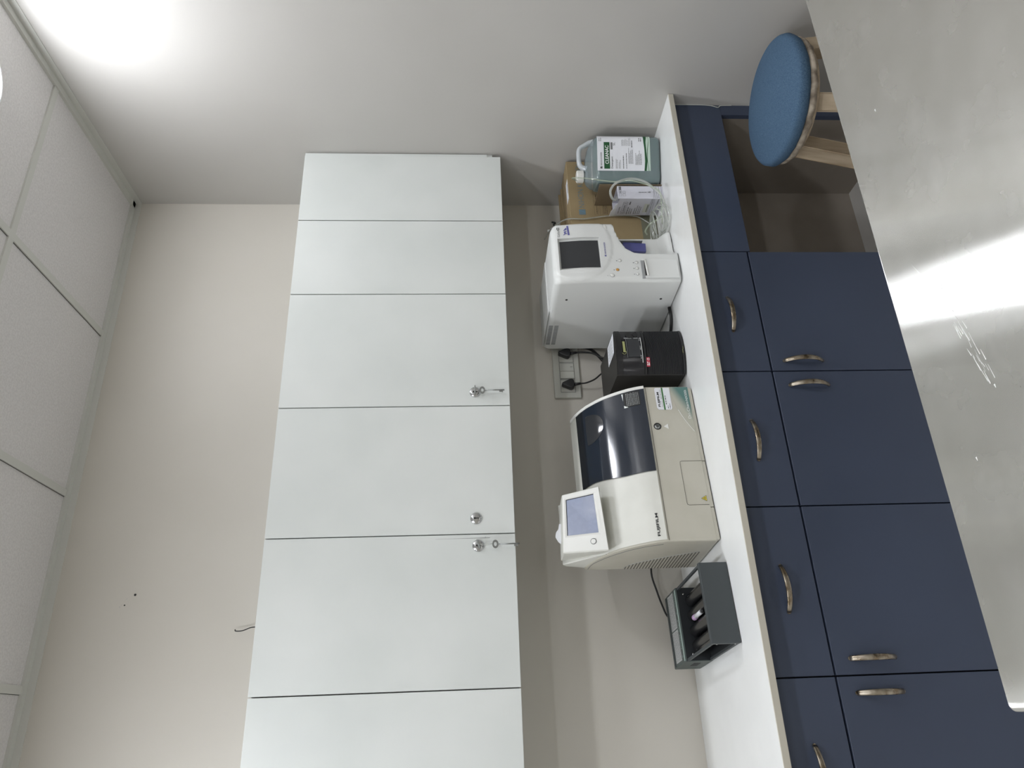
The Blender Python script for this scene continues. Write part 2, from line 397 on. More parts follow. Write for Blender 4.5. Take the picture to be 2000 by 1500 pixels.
def key(px, pz, turn, label):
    """key standing in the lock with a second key hanging on its bow"""
    y = D1-.0035
    t = thing('key', label+', turned in the lock', 'key', (px, y, pz), 0, 'keys in the wall cabinet locks')
    m = MB(); m.cyl((0, .0025, 0), (0, -.008, 0), .0022, keym, 12)
    a = radians(turn); ax = Vector((cos(a), 0, sin(a)))
    ring = [Vector((0, -.0175, 0)) + ax*.0125*cos(2*pi*k/24) + Vector((0, 1, 0))*.010*sin(2*pi*k/24) for k in range(25)]
    m.tube(ring, .0019, keym, 8, cap=False); m.build('bow_and_shaft', keym, t)
def hanging_key(px, pz, label, link):
    y = D1-.016
    if link:
        t = thing('key_tie', 'clear twisted tie holding the spare key to the key in the lock', 'tie', (px, y, pz))
        m = MB(); m.tube(spline([(0, 0, .004), (-.003, -.002, -.020), (.001, -.001, -.043), (.003, .001, -.020), (0, 0, .004)]), .0009, tubem, 6, cap=False); m.build('loop', tubem, t)
    z0 = pz-(.049 if link else .023)
    t = thing('spare_key', label, 'key', (px, y, z0), 0, 'spare keys hanging from the wall cabinet locks')
    m = MB(); n = 28
    G = []
    for k in range(n+1):
        a = 2*pi*k/n; c, s = cos(a), sin(a)
        G.append([(.0062*c, -.0014, .0042*s), (.0122*c, -.0014, .0092*s), (.0122*c, .0014, .0092*s), (.0062*c, .0014, .0042*s), (.0062*c, -.0014, .0042*s)])
    m.gridmesh(G, keym, False); m.build('bow', keym, t)
    m = MB(); m.cyl((0, 0, -.0085), (0, 0, -.070), .0021, keym, 12); m.build('shaft', keym, t)
    m = MB(); m.box(-.0085, -.001, -.0009, .0009, -.0655, -.0625); m.box(-.0070, -.001, -.0009, .0009, -.0625, -.054); m.build('bit', keym, t)
key(-.988, 1.538, 0, 'small steel key seen edge-on in the lock of the one-door cabinet')
hanging_key(-.988, 1.538, 'grey spare key hanging right under the lock of the one-door cabinet', False)
key(-1.4775, 1.536, 20, 'small steel key in the left one of the two neighbouring locks')
hanging_key(-1.4775, 1.536, 'grey spare key hanging on a clear tie, its bit below the cabinet edge', True)

# ================================================================== WORKTOP + BASE CABINETS
ZC, D2, D3, ZD = .86, -.602, -.5533, .6729
m = MB(); m.box(-3.2, -.0005, D2, -.0005, ZC-.0185, ZC, quartz, bev=.0012, seg=1)
m.mi(quartze)
for f in m.bm.faces:
    if f.calc_center_median().y < D2+.0006: f.material_index = 1
tag(m.build('worktop', quartz), 'long white polished stone worktop with a beige front edge', 'worktop')

def pull(parent, p, horiz=True, L_=.116, name='handle'):
    """bow handle: flat arched bar with a screw hole at both ends; p = centre on the face"""
    h = L_/2; m = MB(); pts = []
    for i in range(21):
        s_ = -1+2*i/20; o = -.003-.024*(1-abs(s_)**2.2)
        pts.append((s_*h, o, 0))
    r = lambda t: .0062+.0014*sin(pi*t)
    if not horiz: pts = [(0, b, a) for a, b, c in pts]
    pts = [(p[0]+a, p[1]+b, p[2]+c) for a, b, c in pts]
    m.tube(pts, r, brass, 14, flat=.45, up=(0, -1, 0))
    for k in (0, -1):
        q = pts[k]; d = .0045*(1 if k == 0 else -1)
        q2 = (q[0]+(d if horiz else 0), q[1]-.004, q[2]+(0 if horiz else d))
        m.cyl((q2[0], q2[1]-.0003, q2[2]), (q2[0], q2[1]+.003, q2[2]), .0022, inkd, 10)
        m.cyl(q, (q[0], p[1], q[2]), .0045, brass, 10)
    return m.build(name, brass, parent)
def base_cabinet(x0, x1, xm, label, drawer_h, door_h):
    t = thing('base_cabinet', label, 'cabinet', ((x0+x1)/2, 0, 0), 0, 'blue base cabinets')
    ox = (x0+x1)/2; T = Matrix.Translation((-ox, 0, 0))
    m = MB(); th = .018; yb = D3+.0185
    for a in (x0+.0005, xm-th/2, x1-.0005-th): m.box(a, a+th, yb, -.03, .08, ZC-.02, xf=T)
    m.box(x0+.0005, x1-.0005, yb, -.03, .062, .0798, xf=T); m.box(x0+.0005, x1-.0005, -.0298, -.012, .062, ZC-.02, xf=T)
    m.box(x0+th, x1-th, yb+.0005, yb+.03, ZC-.045, ZC-.0205, xf=T); m.box(x0+th, x1-th, yb+.0005, yb+.03, ZD-.012, ZD+.012, xf=T)
    m.build('carcass', navy, t)
    m = MB(); m.box(x0+.001, x1-.001, D3+.06, D3+.078, 0, .0615, xf=T); m.build('plinth', blue, t)
    for a, b in ((x0, xm), (xm, x1)):
        m = MB(); m.box(a+.0018, b-.0018, D3, D3+.018, ZD+.0028, ZC-.0215, bev=.0009, seg=1, xf=T); d = m.build('drawer', blue, t)
        c = [h for h in drawer_h if a < h[0] < b][0]; pull(d, (c[0]-ox, D3, c[1]), True)
        m = MB(); m.box(a+.0018, b-.0018, D3, D3+.018, .065, ZD-.0028, bev=.0009, seg=1, xf=T); d = m.build('door', blue, t)
        c = [h for h in door_h if a < h[0] < b][0]; pull(d, (c[0]-ox, D3, c[1]), False)
base_cabinet(-1.4479, -.6218, -1.0438, 'blue base cabinet with two drawers and two doors, next to the open knee space',
             [(-.852, .767), (-1.258, .764)], [(-1.0115, .573), (-1.0905, .572)])
base_cabinet(-2.286, -1.4479, -1.8749, 'blue base cabinet with two drawers, second from the knee space',
             [(-1.664, .760), (-2.082, .760)], [(-1.836, .571), (-1.915, .571)])
base_cabinet(-3.12, -2.286, -2.70, 'blue base cabinet at the left end of the row, outside the photo',
             [(-2.49, .760), (-2.90, .760)], [(-2.66, .571), (-2.74, .571)])
# knee space
t = thing('knee_space_unit', 'open knee space with blue apron panel and bare grey boards beside the right wall', 'desk unit', (-.31, 0, 0))
T = Matrix.Translation((.31, 0, 0))
m = MB(); m.box(-.6200, -.0008, D3, D3+.018, .664, ZC-.0187, bev=.0008, seg=1, xf=T); m.build('apron', blue, t)
m = MB(); m.box(-.045, -.0008, D3+.0005, D3+.018, 0, .6638, xf=T); m.build('side_stile', blue, t)
m = MB(); m.box(-.040, -.001, D3+.0185, -.134, 0, ZC-.0187, xf=T); m.build('side_board', ply, t)
m = MB(); m.box(-.6205, -.001, -.1335, -.116, 0, ZC-.0187, xf=T); m.build('back_board', ply, t)
# a bit of white sealant at the wall
m = MB(); m.tube(spline([(-.001, D3-.001, .84), (-.0015, D3-.002, .75), (-.004, D3-.002, .70), (-.012, D3-.002, .672), (-.004, D3-.002, .66), (-.001, D3-.001, .62)]), .0014, edgem, 6)
tag(m.build('sealant_bead', edgem), 'thin ragged bead of white sealant where the blue apron meets the wall', 'sealant')

# ================================================================== STEEL TABLE
def steel_table():
    x0, x1, y0, y1, zt = -1.975, -.06, -2.40, -1.334, .80
    t = thing('steel_table', 'big brushed stainless steel table in the foreground with smudges and scratches', 'table', ((x0+x1)/2, (y0+y1)/2-.011, 0), -.8)
    cx, cy = (x0+x1)/2, (y0+y1)/2; X, Y = (x1-x0)/2, (y1-y0)/2
    m = MB(); r = .012
    out = []
    for (sx, sy, a0) in ((1, 1, 0), (-1, 1, 90), (-1, -1, 180), (1, -1, 270)):
        out += [(sx*(X-r)+r*cos(radians(a0+90*i/6)), sy*(Y-r)+r*sin(radians(a0+90*i/6))) for i in range(7)]
    e = .003
    def ring(s, z): return [(a*(1-s/X), b*(1-s/Y), z) for a, b in out]
    rows = [ring(e, zt), ring(e*.3, zt-e*.3), ring(0, zt-e), ring(0, zt-.032), ring(.015, zt-.034)]
    V = m.gridmesh(rows, steel, True, closed=True)
    m.bm.faces.new(V[0]); m.bm.faces.new(V[-1][::-1])
    m.build('table_top', steel, t, sharp=25)
    rnd = random.Random(21); zz = zt+.0003; m = MB()
    def line(a, b, w_):
        a = Vector((a[0]-cx, a[1]-cy, zz)); b = Vector((b[0]-cx, b[1]-cy, zz)); d = (b-a).normalized(); p = Vector((-d.y, d.x, 0))*w_
        m.poly([a-p*.3, b-p, b+p, a+p*.3])
    line((-1.274, -1.414), (-1.379, -1.468), .0004); line((-1.379, -1.468), (-1.412, -1.474), .0003); line((-1.326, -1.469), (-1.352, -1.464), .0007)
    for k in range(26):
        q = rnd.random(); a = (-1.408-.11*q+rnd.uniform(-.004, .004), -1.471-.030*q+rnd.uniform(-.011, .011)); l = rnd.uniform(.006, .030)
        line(a, (a[0]-l*.95, a[1]-l*.22+rnd.uniform(-.002, .002)), rnd.uniform(.0003, .0011))
    for a in ((-.952, -1.442), (-1.629, -1.425), (-1.545, -1.507)): line(a, (a[0]+.006, a[1]+.001), .0016)
    m.build('scratches', mat('fresh_steel_scratch', (.75, .75, .73), .45, spec=.8), t, recalc=False)
    for sx in (-1, 1):
        for sy in (-1, 1):
            m = MB(); m.cyl((sx*(X-.06), sy*(Y-.06), .0), (sx*(X-.06), sy*(Y-.06), zt-.034), .019, steel, 20); m.build('leg', steel, t)
    m = MB(); m.box(-X+.07, X-.07, -Y+.07, Y-.12, .20, .225, bev=.003); m.build('undershelf', steel, t)
steel_table()

# ================================================================== STOOL
def stool():
    cx, cy, zr = -.262, -.822, .585
    t = thing('stool', 'round stool with a blue fabric cushion on pale wooden legs', 'stool', (cx, cy, 0), 0)
    R = .190
    m = MB(); prof = []
    for i in range(9): a = radians(-62+i*152/8); prof.append((R-.020+.020*cos(a)*1.05, zr+.024+.020*sin(a)*1.1))
    for i in range(1, 9): q = i/8; prof.append((max(.0005, (R-.02)*(1-q)), zr+.046+.024*(1-(1-q)**2.2)))
    m.lathe(prof, denim, 72)
    for v in m.bm.verts:   # small puckers at the rim
        rr = v.co.xy.length; a = atan2(v.co.y, v.co.x)
        if rr > R*.85 and v.co.z < zr+.03: k = 1-.012*abs(sin(a*26+.7*sin(a*5))); v.co.x *= k; v.co.y *= k
    m.build('cushion', denim, t)
    m = MB(); m.lathe([(R-.035, zr-.018), (R-.012, zr-.016), (R-.007, zr-.006), (R-.010, zr+.003), (R-.022, zr+.006)], denimf, 72)
    for v in m.bm.verts:
        a = atan2(v.co.y, v.co.x); v.co.z += .002*sin(a*19)+.0015*sin(a*43+1)
    m.build('gathered_lining', denimf, t)
    m = MB(); m.lathe([(.001, zr-.030), (R-.03, zr-.030), (R-.026, zr-.026), (R-.026, zr-.012), (.001, zr-.012)], wood, 56); m.build('seat_board', wood, t)
    for a, rt, tw in ((134, .122, 45), (44, .118, 0), (-46, .146, 45), (224, .118, 0)):
        c, s = cos(radians(a)), sin(radians(a)); w_ = .0235; ct, st = cos(radians(tw)), sin(radians(tw))
        b = bmesh.new(); bmesh.ops.create_cube(b, size=1)
        for v in b.verts:
            top = v.co.z > 0; rad = rt if top else .215
            lx, ly = v.co.x*2*w_, v.co.y*2*w_; lx, ly = lx*ct-ly*st, lx*st+ly*ct
            v.co = Vector((c*(rad+lx)-s*ly, s*(rad+lx)+c*ly, (zr-.031) if top else 0))
        bmesh.ops.bevel(b, geom=b.edges[:], offset=.003, segments=2, affect='EDGES', profile=.5)
        m = MB(); m.merge(b, wood); m.build('leg', wood, t)
    for a0, a1, z in ((134, 44, .22), (44, -46, .26), (-46, 224-360, .22), (224, 134, .26)):
        rad = .122+.093*(1-z/(zr-.03)); p = [(rad*cos(radians(q)), rad*sin(radians(q)), z) for q in (a0, a1)]
        d = (Vector(p[1])-Vector(p[0])).normalized()*.026
        m = MB(); m.cyl(Vector(p[0])+d, Vector(p[1])-d, .011, wood, 12); m.build('stretcher', wood, t)
stool()

# ================================================================== BLOOD CELL COUNTER (white analyser)
def smooth(a, b, x):
    t = max(0, min(1, (x-a)/(b-a))); return t*t*(3-2*t)
def cell_counter():
    t = thing('cell_counter', 'tall white blood cell analyser with a dark screen and a purple tube flap', 'analyser', (-.658, -.466, ZC), 3)
    W, D, HH = .228, .428, .419
    def xb(z):   # left limit of the sample bay
        P = [(0, .100), (.06, .099), (.11, .099), (.15, .104), (.175, .120), (.192, .150), (.203, .185), (.212, .228)]
        for (a, b), (c, d) in zip(P[:-1], P[1:]):
            if z <= c: return b+(d-b)*max(0, z-a)/(c-a)
        return .3
    def rec(x, z):
        r = .078*smooth(xb(z)-.004, xb(z)+.040, x)*(1-smooth(.185, .214, z))
        r *= (1-.55*(1-smooth(.008, .045, z)))
        if .0425 < x < .1635 and .262 < z < .3985:   # screen well
            r += .011
        # raised round face carrying the screen
        q = sqrt(((x-.135)/.135)**2+((z-.335)/.115)**2)
        r -= .0022*(1-smooth(.97, 1.0, q))
        # top cap / curvature of the front
        r += .010*smooth(.30, .42, z) + .006*(1-smooth(0, .05, z)) + .004*abs((x-W/2)/(W/2))**2
        return r
    xs = sorted(set([round(W*i/76, 5) for i in range(77)] + [.0424, .0426, .1634, .1636] + [.0005, .001, .002, .004, .007, W-.0005, W-.001, W-.002, W-.004, W-.007]))
    zs = sorted(set([round(.004+i*.0052, 5) for i in range(80) if .004+i*.0052 < HH] + [.2619, .2621, .3984, .3986, .405, .409, .412, .415, .417, .4183, HH]))
    rr, rz = .016, .024
    G = []
    for z in zs:
        ins = rz-sqrt(max(0, rz*rz-max(0, z-(HH-rz))**2)) if z > HH-rz else 0
        row = []
        x0, x1 = -.012+ins+.006*smooth(.0, .05, .05-z), W-ins
        for x in xs:
            f = x/W; X = x0+(x1-x0)*f
            dx = min(X-x0, x1-X); e = rr-sqrt(max(0, rr*rr-(rr-dx)**2)) if dx < rr else 0
            row.append((X, rec(x, z)+e+ins*1.2, z))
        # right side, back, left side
        yr = row[-1][1]
        for q in (.15, .4, .7, 1.0): row.append((x1, yr+(D-yr)*q, z))
        row.append((x0+(x1-x0)*.5, D, z))
        yl = row[0][1]
        for q in (1.0, .7, .4, .15): row.append((x0, yl+(D-yl)*q, z))
        G.append(row)
    m = MB(); V = m.gridmesh(G, plas, True, closed=True)
    # close top and bottom with strips
    for ring in (V[-1], V[0]): m.bm.faces.new(ring)
    m.build('housing', plas, t, sharp=42)
    # rear upper cover, slightly set back, on the top left edge
    m = MB(); m.box(-.004, .212, .20, .424, HH-.0005, HH+.0016, plas, bev=.0007); m.build('top_cover', plas, t)
    m = MB(); m.gridmesh([[(.0445+.1095*i/6, rec(.0445+.1095*i/6, z)-.0012, z) for i in range(7)] for z in (.2645, .29, .32, .35, .37, .392)], screen, True); m.build('screen', screen, t, recalc=False)
    # round crease under the screen
    pts = [(.135+.136*cos(a), 0, .335+.116*sin(a)) for a in [radians(205+i*130/40) for i in range(41)]]
    pts = [(x, rec(x, z)+.0012, z) for x, _, z in pts if x < W-.006 and x > .0]
    m = MB(); m.tube(pts, .0009, inkl, 6); m.build('crease', inkl, t)
    # purple flap in the bay
    m = MB()
    m.prism([(.150, 0, .090), (.184, 0, .088), (.190, 0, .166), (.158, 0, .170), (.151, 0, .160)], (0, .012, 0), purple, bev=.0015, xf=Matrix.Translation((0, .060, 0)))
    m.build('tube_flap', purple, t)
    m = MB(); m.box(.188, .1895, .052, .070, .100, .180); m.build('flap_slot', inkg, t)
    # printer door lower left
    m = MB(); m.prism([(-.004, 0, .012), (.067, 0, .012), (.074, 0, .125), (.066, 0, .129), (.064, 0, .121), (.004, 0, .117), (.003, 0, .124), (-.006, 0, .124)], (0, .006, 0), plas, bev=.0009, xf=Matrix.Translation((0, -.002, 0)))
    m.build('printer_door', plas, t)
    m = MB(); m.box(-.004, .072, .0005, .0058, .1235, .1335); m.build('printer_recess', inkl, t)
    m = MB(); m.box(.003, .064, -.0028, .003, .121, .1225); m.build('paper_slot', inkd, t)
    m = MB(); m.tube([(.002, -.0035, .1155), (.066, -.0035, .119)], .0032, plasw, 12); m.build('printer_lip', plasw, t)
    # buttons
    for x, z, r, mt, nm in ((.065, .201, .0048, plasw, 'button'), (.057, .147, .0046, plasw, 'button'), (.035, .147, .0046, plasw, 'button'), (.013, .148, .0046, plasw, 'button'), (.0085, .231, .0066, plasw, 'button'), (.029, .212, .0050, orange, 'button')):
        y = rec(max(x, .002), z)+(.004 if x < .008 else 0)
        m = MB(); m.lathe([(r+.0014, .002), (r+.0014, -.0006), (r+.0002, -.0008), (r, -.0003)], inkl, 24, (x, y, z), 'Y'); m.lathe([(.0002, -.0024), (r*.8, -.0022), (r, -.0012), (r, .002)], mt, 24, (x, y, z), 'Y')
        b = m.build(nm, mt, t)
        if mt is orange: b['label'] = 'amber button'
        m = MB(); k = z+r*2.3
        m.cyl((x-.001, y-.0006, k), (x-.001, y+.002, k), .0018, inkg, 10); m.build('button_icon', inkg, t)
    # oval start switch at right
    m = MB(); m.lathe([(.0002, -.0022), (.8, -.0018), (1, -.0005), (1, .003)], plasw, 24, (0, 0, 0), 'Y'); bmesh.ops.scale(m.bm, vec=(.0105, 1, .0062), verts=m.bm.verts); bmesh.ops.translate(m.bm, vec=(.205, rec(.205, .236)+.0005, .236), verts=m.bm.verts); m.build('oval_switch', plasw, t)
    # writing
    yy = lambda x, z: rec(x, z)-.0009
    lettering('Celltac', lambda u, v: (.1665+u, yy(.1665+u, .385)-.0006, .3905+v*.9), .027, .0085, inkg, t)
    lettering('α', lambda u, v: (.1935+u, yy(.1935+u, .385)-.0022, .3900+v), .012, .0095, inkd, t, bold=.01)
    m = MB(); y = .0085
    def YY(p): return (p[0], yy(p[0], p[1]), p[1])
    m.poly([YY((.172, .3575)), YY((.213, .3595)), YY((.213, .3655)), YY((.172, .3635))], inkb)
    m.poly([YY((.178, .3655)), YY((.181, .3655)), YY((.182, .370)), YY((.187, .370)), YY((.188, .366)), YY((.190, .366)), YY((.190, .372)), YY((.187, .376)), YY((.179, .374)), YY((.174, .379)), YY((.173, .376)), YY((.178, .371))], inkb)
    m.poly([YY((.196, .3660)), YY((.206, .3668)), YY((.199, .373)), YY((.193, .377)), YY((.192, .3755))], inkb)
    m.build('animal_emblem', inkb, t)
    m = MB(); label_mark(m, .0795, .2435, .0062, 0, inkb)
    for v in m.bm.verts: v.co.y = yy(v.co.x, .246)
    m.build('company_mark', inkb, t, recalc=False)
    lettering('NIHON KOHDEN', lambda u, v: (.090+u, yy(.09+u, .246), .2435+v), .047, .0055, inkb, t, bold=.01)
    lettering('MEK-6550', lambda u, v: (.150+u, rec(.15+u, .022)-.0012, .018+v), .020, .004, inkg, t)
    # details of the left side
    m = MB()
    for k in range(2):
        for i in range(13):
            y0 = .270+i*.0100; z = .378+k*.0195
            m.box(-.0128, -.0112, y0, y0+.0078, z, z+.0145)
    m.build('side_vent', inkl, t)
    for y, z in ((.112, .369), (.108, .051)):
        m = MB(); m.cyl((-.0128, y, z), (-.011, y, z), .0042, inkd, 12); m.build('screw', inkd, t)
    for x in (.02, .19):
        for y in (.06, .38): m = MB(); m.cyl((x, y, 0), (x, y, .0045), .012, rubber, 16); m.build('rubber_foot', rubber, t)
cell_counter()

# ================================================================== DRY CHEMISTRY ANALYSER (cream)
def chem_analyser():
    t = thing('chemistry_analyser', 'wide cream blood chemistry analyser with smoked curved lid and small tilted touch screen', 'analyser', (-1.508, -.434, ZC), 6.2)
    W, D = .502, .247
    prof = [(.0, .153), (.007, .176), (.017, .198), (.031, .222), (.047, .245), (.068, .271), (.091, .292), (.120, .314), (.150, .331), (.185, .345), (.214, .3525), (.236, .356)]
    def yz(s):   # s in 0..1 along the profile
        f = s*(len(prof)-1); i = min(int(f), len(prof)-2); q = f-i
        return (prof[i][0]+(prof[i+1][0]-prof[i][0])*q, prof[i][1]+(prof[i+1][1]-prof[i][1])*q)
    # body: extruded profile
    out = [(.012, .007), (.0, .014), (0, .153)]+prof[1:]+[(.243, .3535), (D, .348), (D, .012), (D-.01, .007)]
    m = MB(); m.prism([(0, y, z) for y, z in out], (W, 0, 0), plas3)
    b = m.bm
    m.mi(plas2)
    bmesh.ops.recalc_face_normals(b, faces=b.faces)
    for f in b.faces:
        c = f.calc_center_median()
        if c.z > .154 and abs(f.normal.x) < .5: f.material_index = 1
    ed = [e for e in b.edges if len(e.link_faces) == 2 and (abs(e.link_faces[0].normal.x) > .9) != (abs(e.link_faces[1].normal.x) > .9)]
    bmesh.ops.bevel(b, geom=ed, offset=.006, segments=4, affect='EDGES', profile=.5)
    body = m.build('housing', plas3, t, sharp=28)
    # base strip, slightly set back
    # front lower panel seam at z=.148
    m = MB(); m.box(.004, W-.004, -.0006, .002, .1475, .1492); m.build('panel_seam', seam, t)
    # right curved rim (bright) and raised edge strip
    def sweep(x0, x1, lift, s0, s1, mt, name, n=26, par=t, xl=None):
        mm = MB(); rows = []
        for i in range(n+1):
            s = s0+(s1-s0)*i/n; y, z = yz(s); y2, z2 = yz(min(1, s+.01)); y1, z1 = yz(max(0, s-.01))
            d = Vector((y2-y1, z2-z1)).normalized(); nx, nz = -d.y*lift, d.x*lift
            a = xl(s) if xl else x0
            rows.append([(a, y-nx*-1 if False else y+nx, z+nz), (x1, y+nx, z+nz), (x1, y, z), (a, y, z), (a, y+nx, z+nz)])
        V = mm.gridmesh(rows, mt, True)
        for r in (V[0], V[-1]): mm.bm.faces.new(r[:4])
        return mm.build(name, mt, par, sharp=35)
    sweep(.4925, .5022, .0055, .0, .93, plasw, 'lid_rim')
    # smoked lid; its left edge is nearly straight, leaning right at the top
    lid = sweep(.2, .4922, .004, .003, .70, lidm, 'lid', xl=lambda s: .216+.016*smooth(.3, .7, s))
    # dark glossy band behind the lid
    sweep(.232, .4922, .0034, .7005, .80, lidd, 'lid_hinge_band')
    # oval grip on the lid
    def onl(x, s, lift):
        y, z = yz(s); y2, z2 = yz(min(1, s+.01)); y1, z1 = yz(max(0, s-.01)); d = Vector((y2-y1, z2-z1)).normalized()
        return (x, y-d.y*lift, z+d.x*lift)
    m = MB(); rows = []
    for j in range(11):
        q = j/10; row = []
        for i in range(29):
            a = pi*i/28; x = .412-.052*cos(a)*(1-.0*q); s = .66-.185*q*sin(a)
            row.append(onl(x, s, .0045+.005*sin(a)*(1-q)*(.4+.6*q)*2))
        rows.append(row)
    m.gridmesh(rows, blackg, True); m.build('lid_grip', blackg, lid).data.materials[0] = mat('grey_smoked_plastic', (.03, .032, .036), .12)
    # left white front panel with a seam below the monitor
    sweep(.006, .213, .0022, .0, .60, plas2, 'front_panel')
    m = MB(); m.tube([onl(x, .605, .0016) for x in (.003, .21)], .0008, seam, 6); m.build('panel_seam', seam, t)
    # door hatch
    def outline(x0, x1, z0, z1, y, r=.0007):
        pts = [(x1, y, z0), (x1, y, z1-.006), (x1-.002, y, z1-.001), (x1-.008, y, z1), (x0+.008, y, z1), (x0+.002, y, z1-.001), (x0, y, z1-.006), (x0, y, z0)]
        mm = MB(); mm.tube(pts, r, seam, 6); return mm
    outline(.106, .244, .016, .080, -.0002).build('waste_door_seam', seam, t)
    # bottom apron: darker strip broken into three
    m = MB()
    for a, b in ((.004, .098), (.100, .243), (.245, .494)): m.box(a, b, .0008, .02, .0035, .0155, bev=.001, seg=1)
    m.build('base_strip', plas3, t)
    # warning triangle
    m = MB(); y = -.0012
    m.poly([(.116, y, .0205), (.134, y, .0205), (.125, y, .0365)], inkd); m.poly([(.1175, y-.0003, .0213), (.1325, y-.0003, .0213), (.125, y-.0003, .0348)], yellow)
    for a in (90, 210, 330):
        cx_, cz_ = .125+.0024*cos(radians(a)), .0262+.0024*sin(radians(a)); m.poly([(cx_+.0014*cos(k*pi/4), y-.0006, cz_+.0014*sin(k*pi/4)) for k in range(8)], inkd)
    m.build('hazard_sticker', yellow, t)
    # lock
    m = MB(); m.lathe([(.0115, .002), (.0115, -.0012), (.0100, -.0016), (.0092, -.0004)], inkd, 28, (.361, 0, .129), 'Y'); m.lathe([(.0003, -.0012), (.0090, -.0010), (.0092, .001)], keym, 28, (.361, 0, .129), 'Y'); m.box(.3592, .3628, -.0016, -.0008, .1245, .1335, inkd); m.build('lid_lock', keym, t)
    m = MB(); m.poly([(.351, -.0009, .096), (.369, -.0009, .096), (.360, -.0009, .110)], plasw); m.build('triangle_mark', plasw, t)
    # label sheet with green bar
    y = -.0009; m = MB()
    m.poly([(.418, y, .0765), (.424, y, .0735), (.496, y, .0735), (.496, y, .117), (.492, y, .121), (.425, y, .121), (.418, y, .116)], paper)
    m.poly([(.4175, y-.0003, .0945), (.4965, y-.0003, .0945), (.4965, y-.0003, .0995), (.4175, y-.0003, .0995)], greenm)
    s_ = m.build('service_sticker', paper, t)
    lettering('FUJIFILM', front_fn(.428, .107, y-.0004, .0002), .052, .0085, inkd, s_, bold=.03)
    lettering('Toll Free : 1800 103 5654', front_fn(.427, .1015, y-.0004, .0002), .062, .0032, inkg, s_)
    m = MB(); scribble(m, .436, .470, .0885, y-.0005, .003, inkg); scribble(m, .422, .432, .0845, y-.0005, .0022, inkg); scribble(m, .422, .440, .0785, y-.0005, .0022, inkg); m.build('print_lines', inkg, s_, recalc=False)
    # teal swoosh panel
    m = MB(); y = -.0008
    P = [(.498, .0145), (.498, .0705)]
    for i in range(15):
        q = i/14; P.append((.495-.155*q, .0705-.0535*(q**1.9)))
    P += [(.342, .0150)]
    m.poly([(x, y, z) for x, z in P], teal); sw = m.build('teal_panel', teal, t)
    m = MB(); m.tube([(x, y-.0004, z) for x, z in P[9:17]], .0009, plasw, 6); m.build('panel_pale_edge', plasw, sw)  # pale line along part of the swoosh outline
    lettering('Dri-Chem', front_fn(.386, .0205, y, .0005), .060, .0085, inkw, sw)
    lettering('NX500i', front_fn(.449, .0205, y, .0005), .038, .0075, inkw, sw)
    # brand on curved left panel
    lettering('FUJIFILM', lambda u, v: onl(.017+u, .055+v*3.4, .0032), .068, .0105, inkd, t, bold=.03)
    # black note on lid
    m = MB(); m.gridmesh([[onl(.438, s, .0048), onl(.489, s, .0048)] for s in (.06, .12, .18, .24)], inkd, True); m.build('warning_note', inkd, lid)
    m = MB(); rnd = random.Random(3)
    for i in range(9):
        s = .075+i*.0165; x = .441
        while x < .484:
            l = rnd.uniform(.002, .006); l = min(l, .486-x); m.poly([onl(x, s, .0052), onl(x+l, s, .0052), onl(x+l, s+.006, .0052), onl(x, s+.006, .0052)], inkl); x += l+.0012
    m.build('print_lines', inkl, lid, recalc=False)
    m = MB(); m.poly([onl(.437, .245, .005), onl(.437, .20, .005), onl(.446, .245, .005)], inkw); m.poly([onl(.462, .248, .005), onl(.488, .243, .005), onl(.488, .258, .005)], inkw); m.build('torn_note_corner', inkw, lid)
    # side: quarter shaped vent with slats and outline
    def topz(y): return .236-.23*max(0, (.235-y)/.14)**1.4 if y < .235 else .236
    m = MB(); k = 0
    z = .036
    while z < .232:
        y0 = .235-.14*(max(0, .236-z)/.205)**.62; y0 = max(.098+.0*z, y0)
        if .242-y0 > .006: m.box(-.0006, .004, y0, .242, z, z+.0036)
        z += .0092
    m.build('side_vent', seam, t)
    pts = [(-.0003, .235-.14*(max(0, .236-z_)/.205)**.62-.004, z_+.002) for z_ in [.036+.2*i/16 for i in range(17)]]
    m = MB(); m.tube(pts, .0006, inkl, 6); m.build('vent_outline', inkl, t)
    pts = spline([(-.0004, .235, .345), (-.0004, .190, .338), (-.0004, .150, .318), (-.0004, .110, .290), (-.0004, .070, .250), (-.0004, .040, .205), (-.0004, .022, .160)], 5)
    m = MB(); m.tube(pts, .0007, inkg, 6); m.build('side_panel_seam', inkg, t)
    for x in (.03, .47):
        for y in (.05, .20): m = MB(); m.cyl((x, y, 0), (x, y, .0075), .013, rubber, 16); m.build('rubber_foot', rubber, t)
    # ---- tilted monitor
    LB, LT, RT, RB = Vector((-.006, .048, .309)), Vector((.006, .100, .434)), Vector((.187, .100, .424)), Vector((.192, .048, .319))
    n = (RB-LB).cross(LT-LB).normalized()   # pointing forward
    if n.y > 0: n = -n
    def P3(u, v, d=0):   # u,v in 0..1 on the face; d metres out of it
        a = LB.lerp(RB, u); b_ = LT.lerp(RT, u); return a.lerp(b_, v)+n*d
    def inset_ring(i, d): return [P3(i, i, d), P3(1-i, i, d), P3(1-i, 1-i, d), P3(i, 1-i, d)]
    m = MB(); b = bmesh.new()
    F0 = [P3(0, 0, 0), P3(1, 0, 0), P3(1, 1, 0), P3(0, 1, 0)]
    B0 = [Vector((.012, .135, .325)), Vector((.185, .135, .325)), Vector((.176, .195, .424)), Vector((.014, .195, .430))]
    fv = [b.verts.new(p) for p in F0]; bv = [b.verts.new(p) for p in B0]
    b.faces.new(fv); b.faces.new(bv[::-1])
    for i in range(4): b.faces.new([fv[i], fv[(i+1) % 4], bv[(i+1) % 4], bv[i]])
    bmesh.ops.recalc_face_normals(b, faces=b.faces)
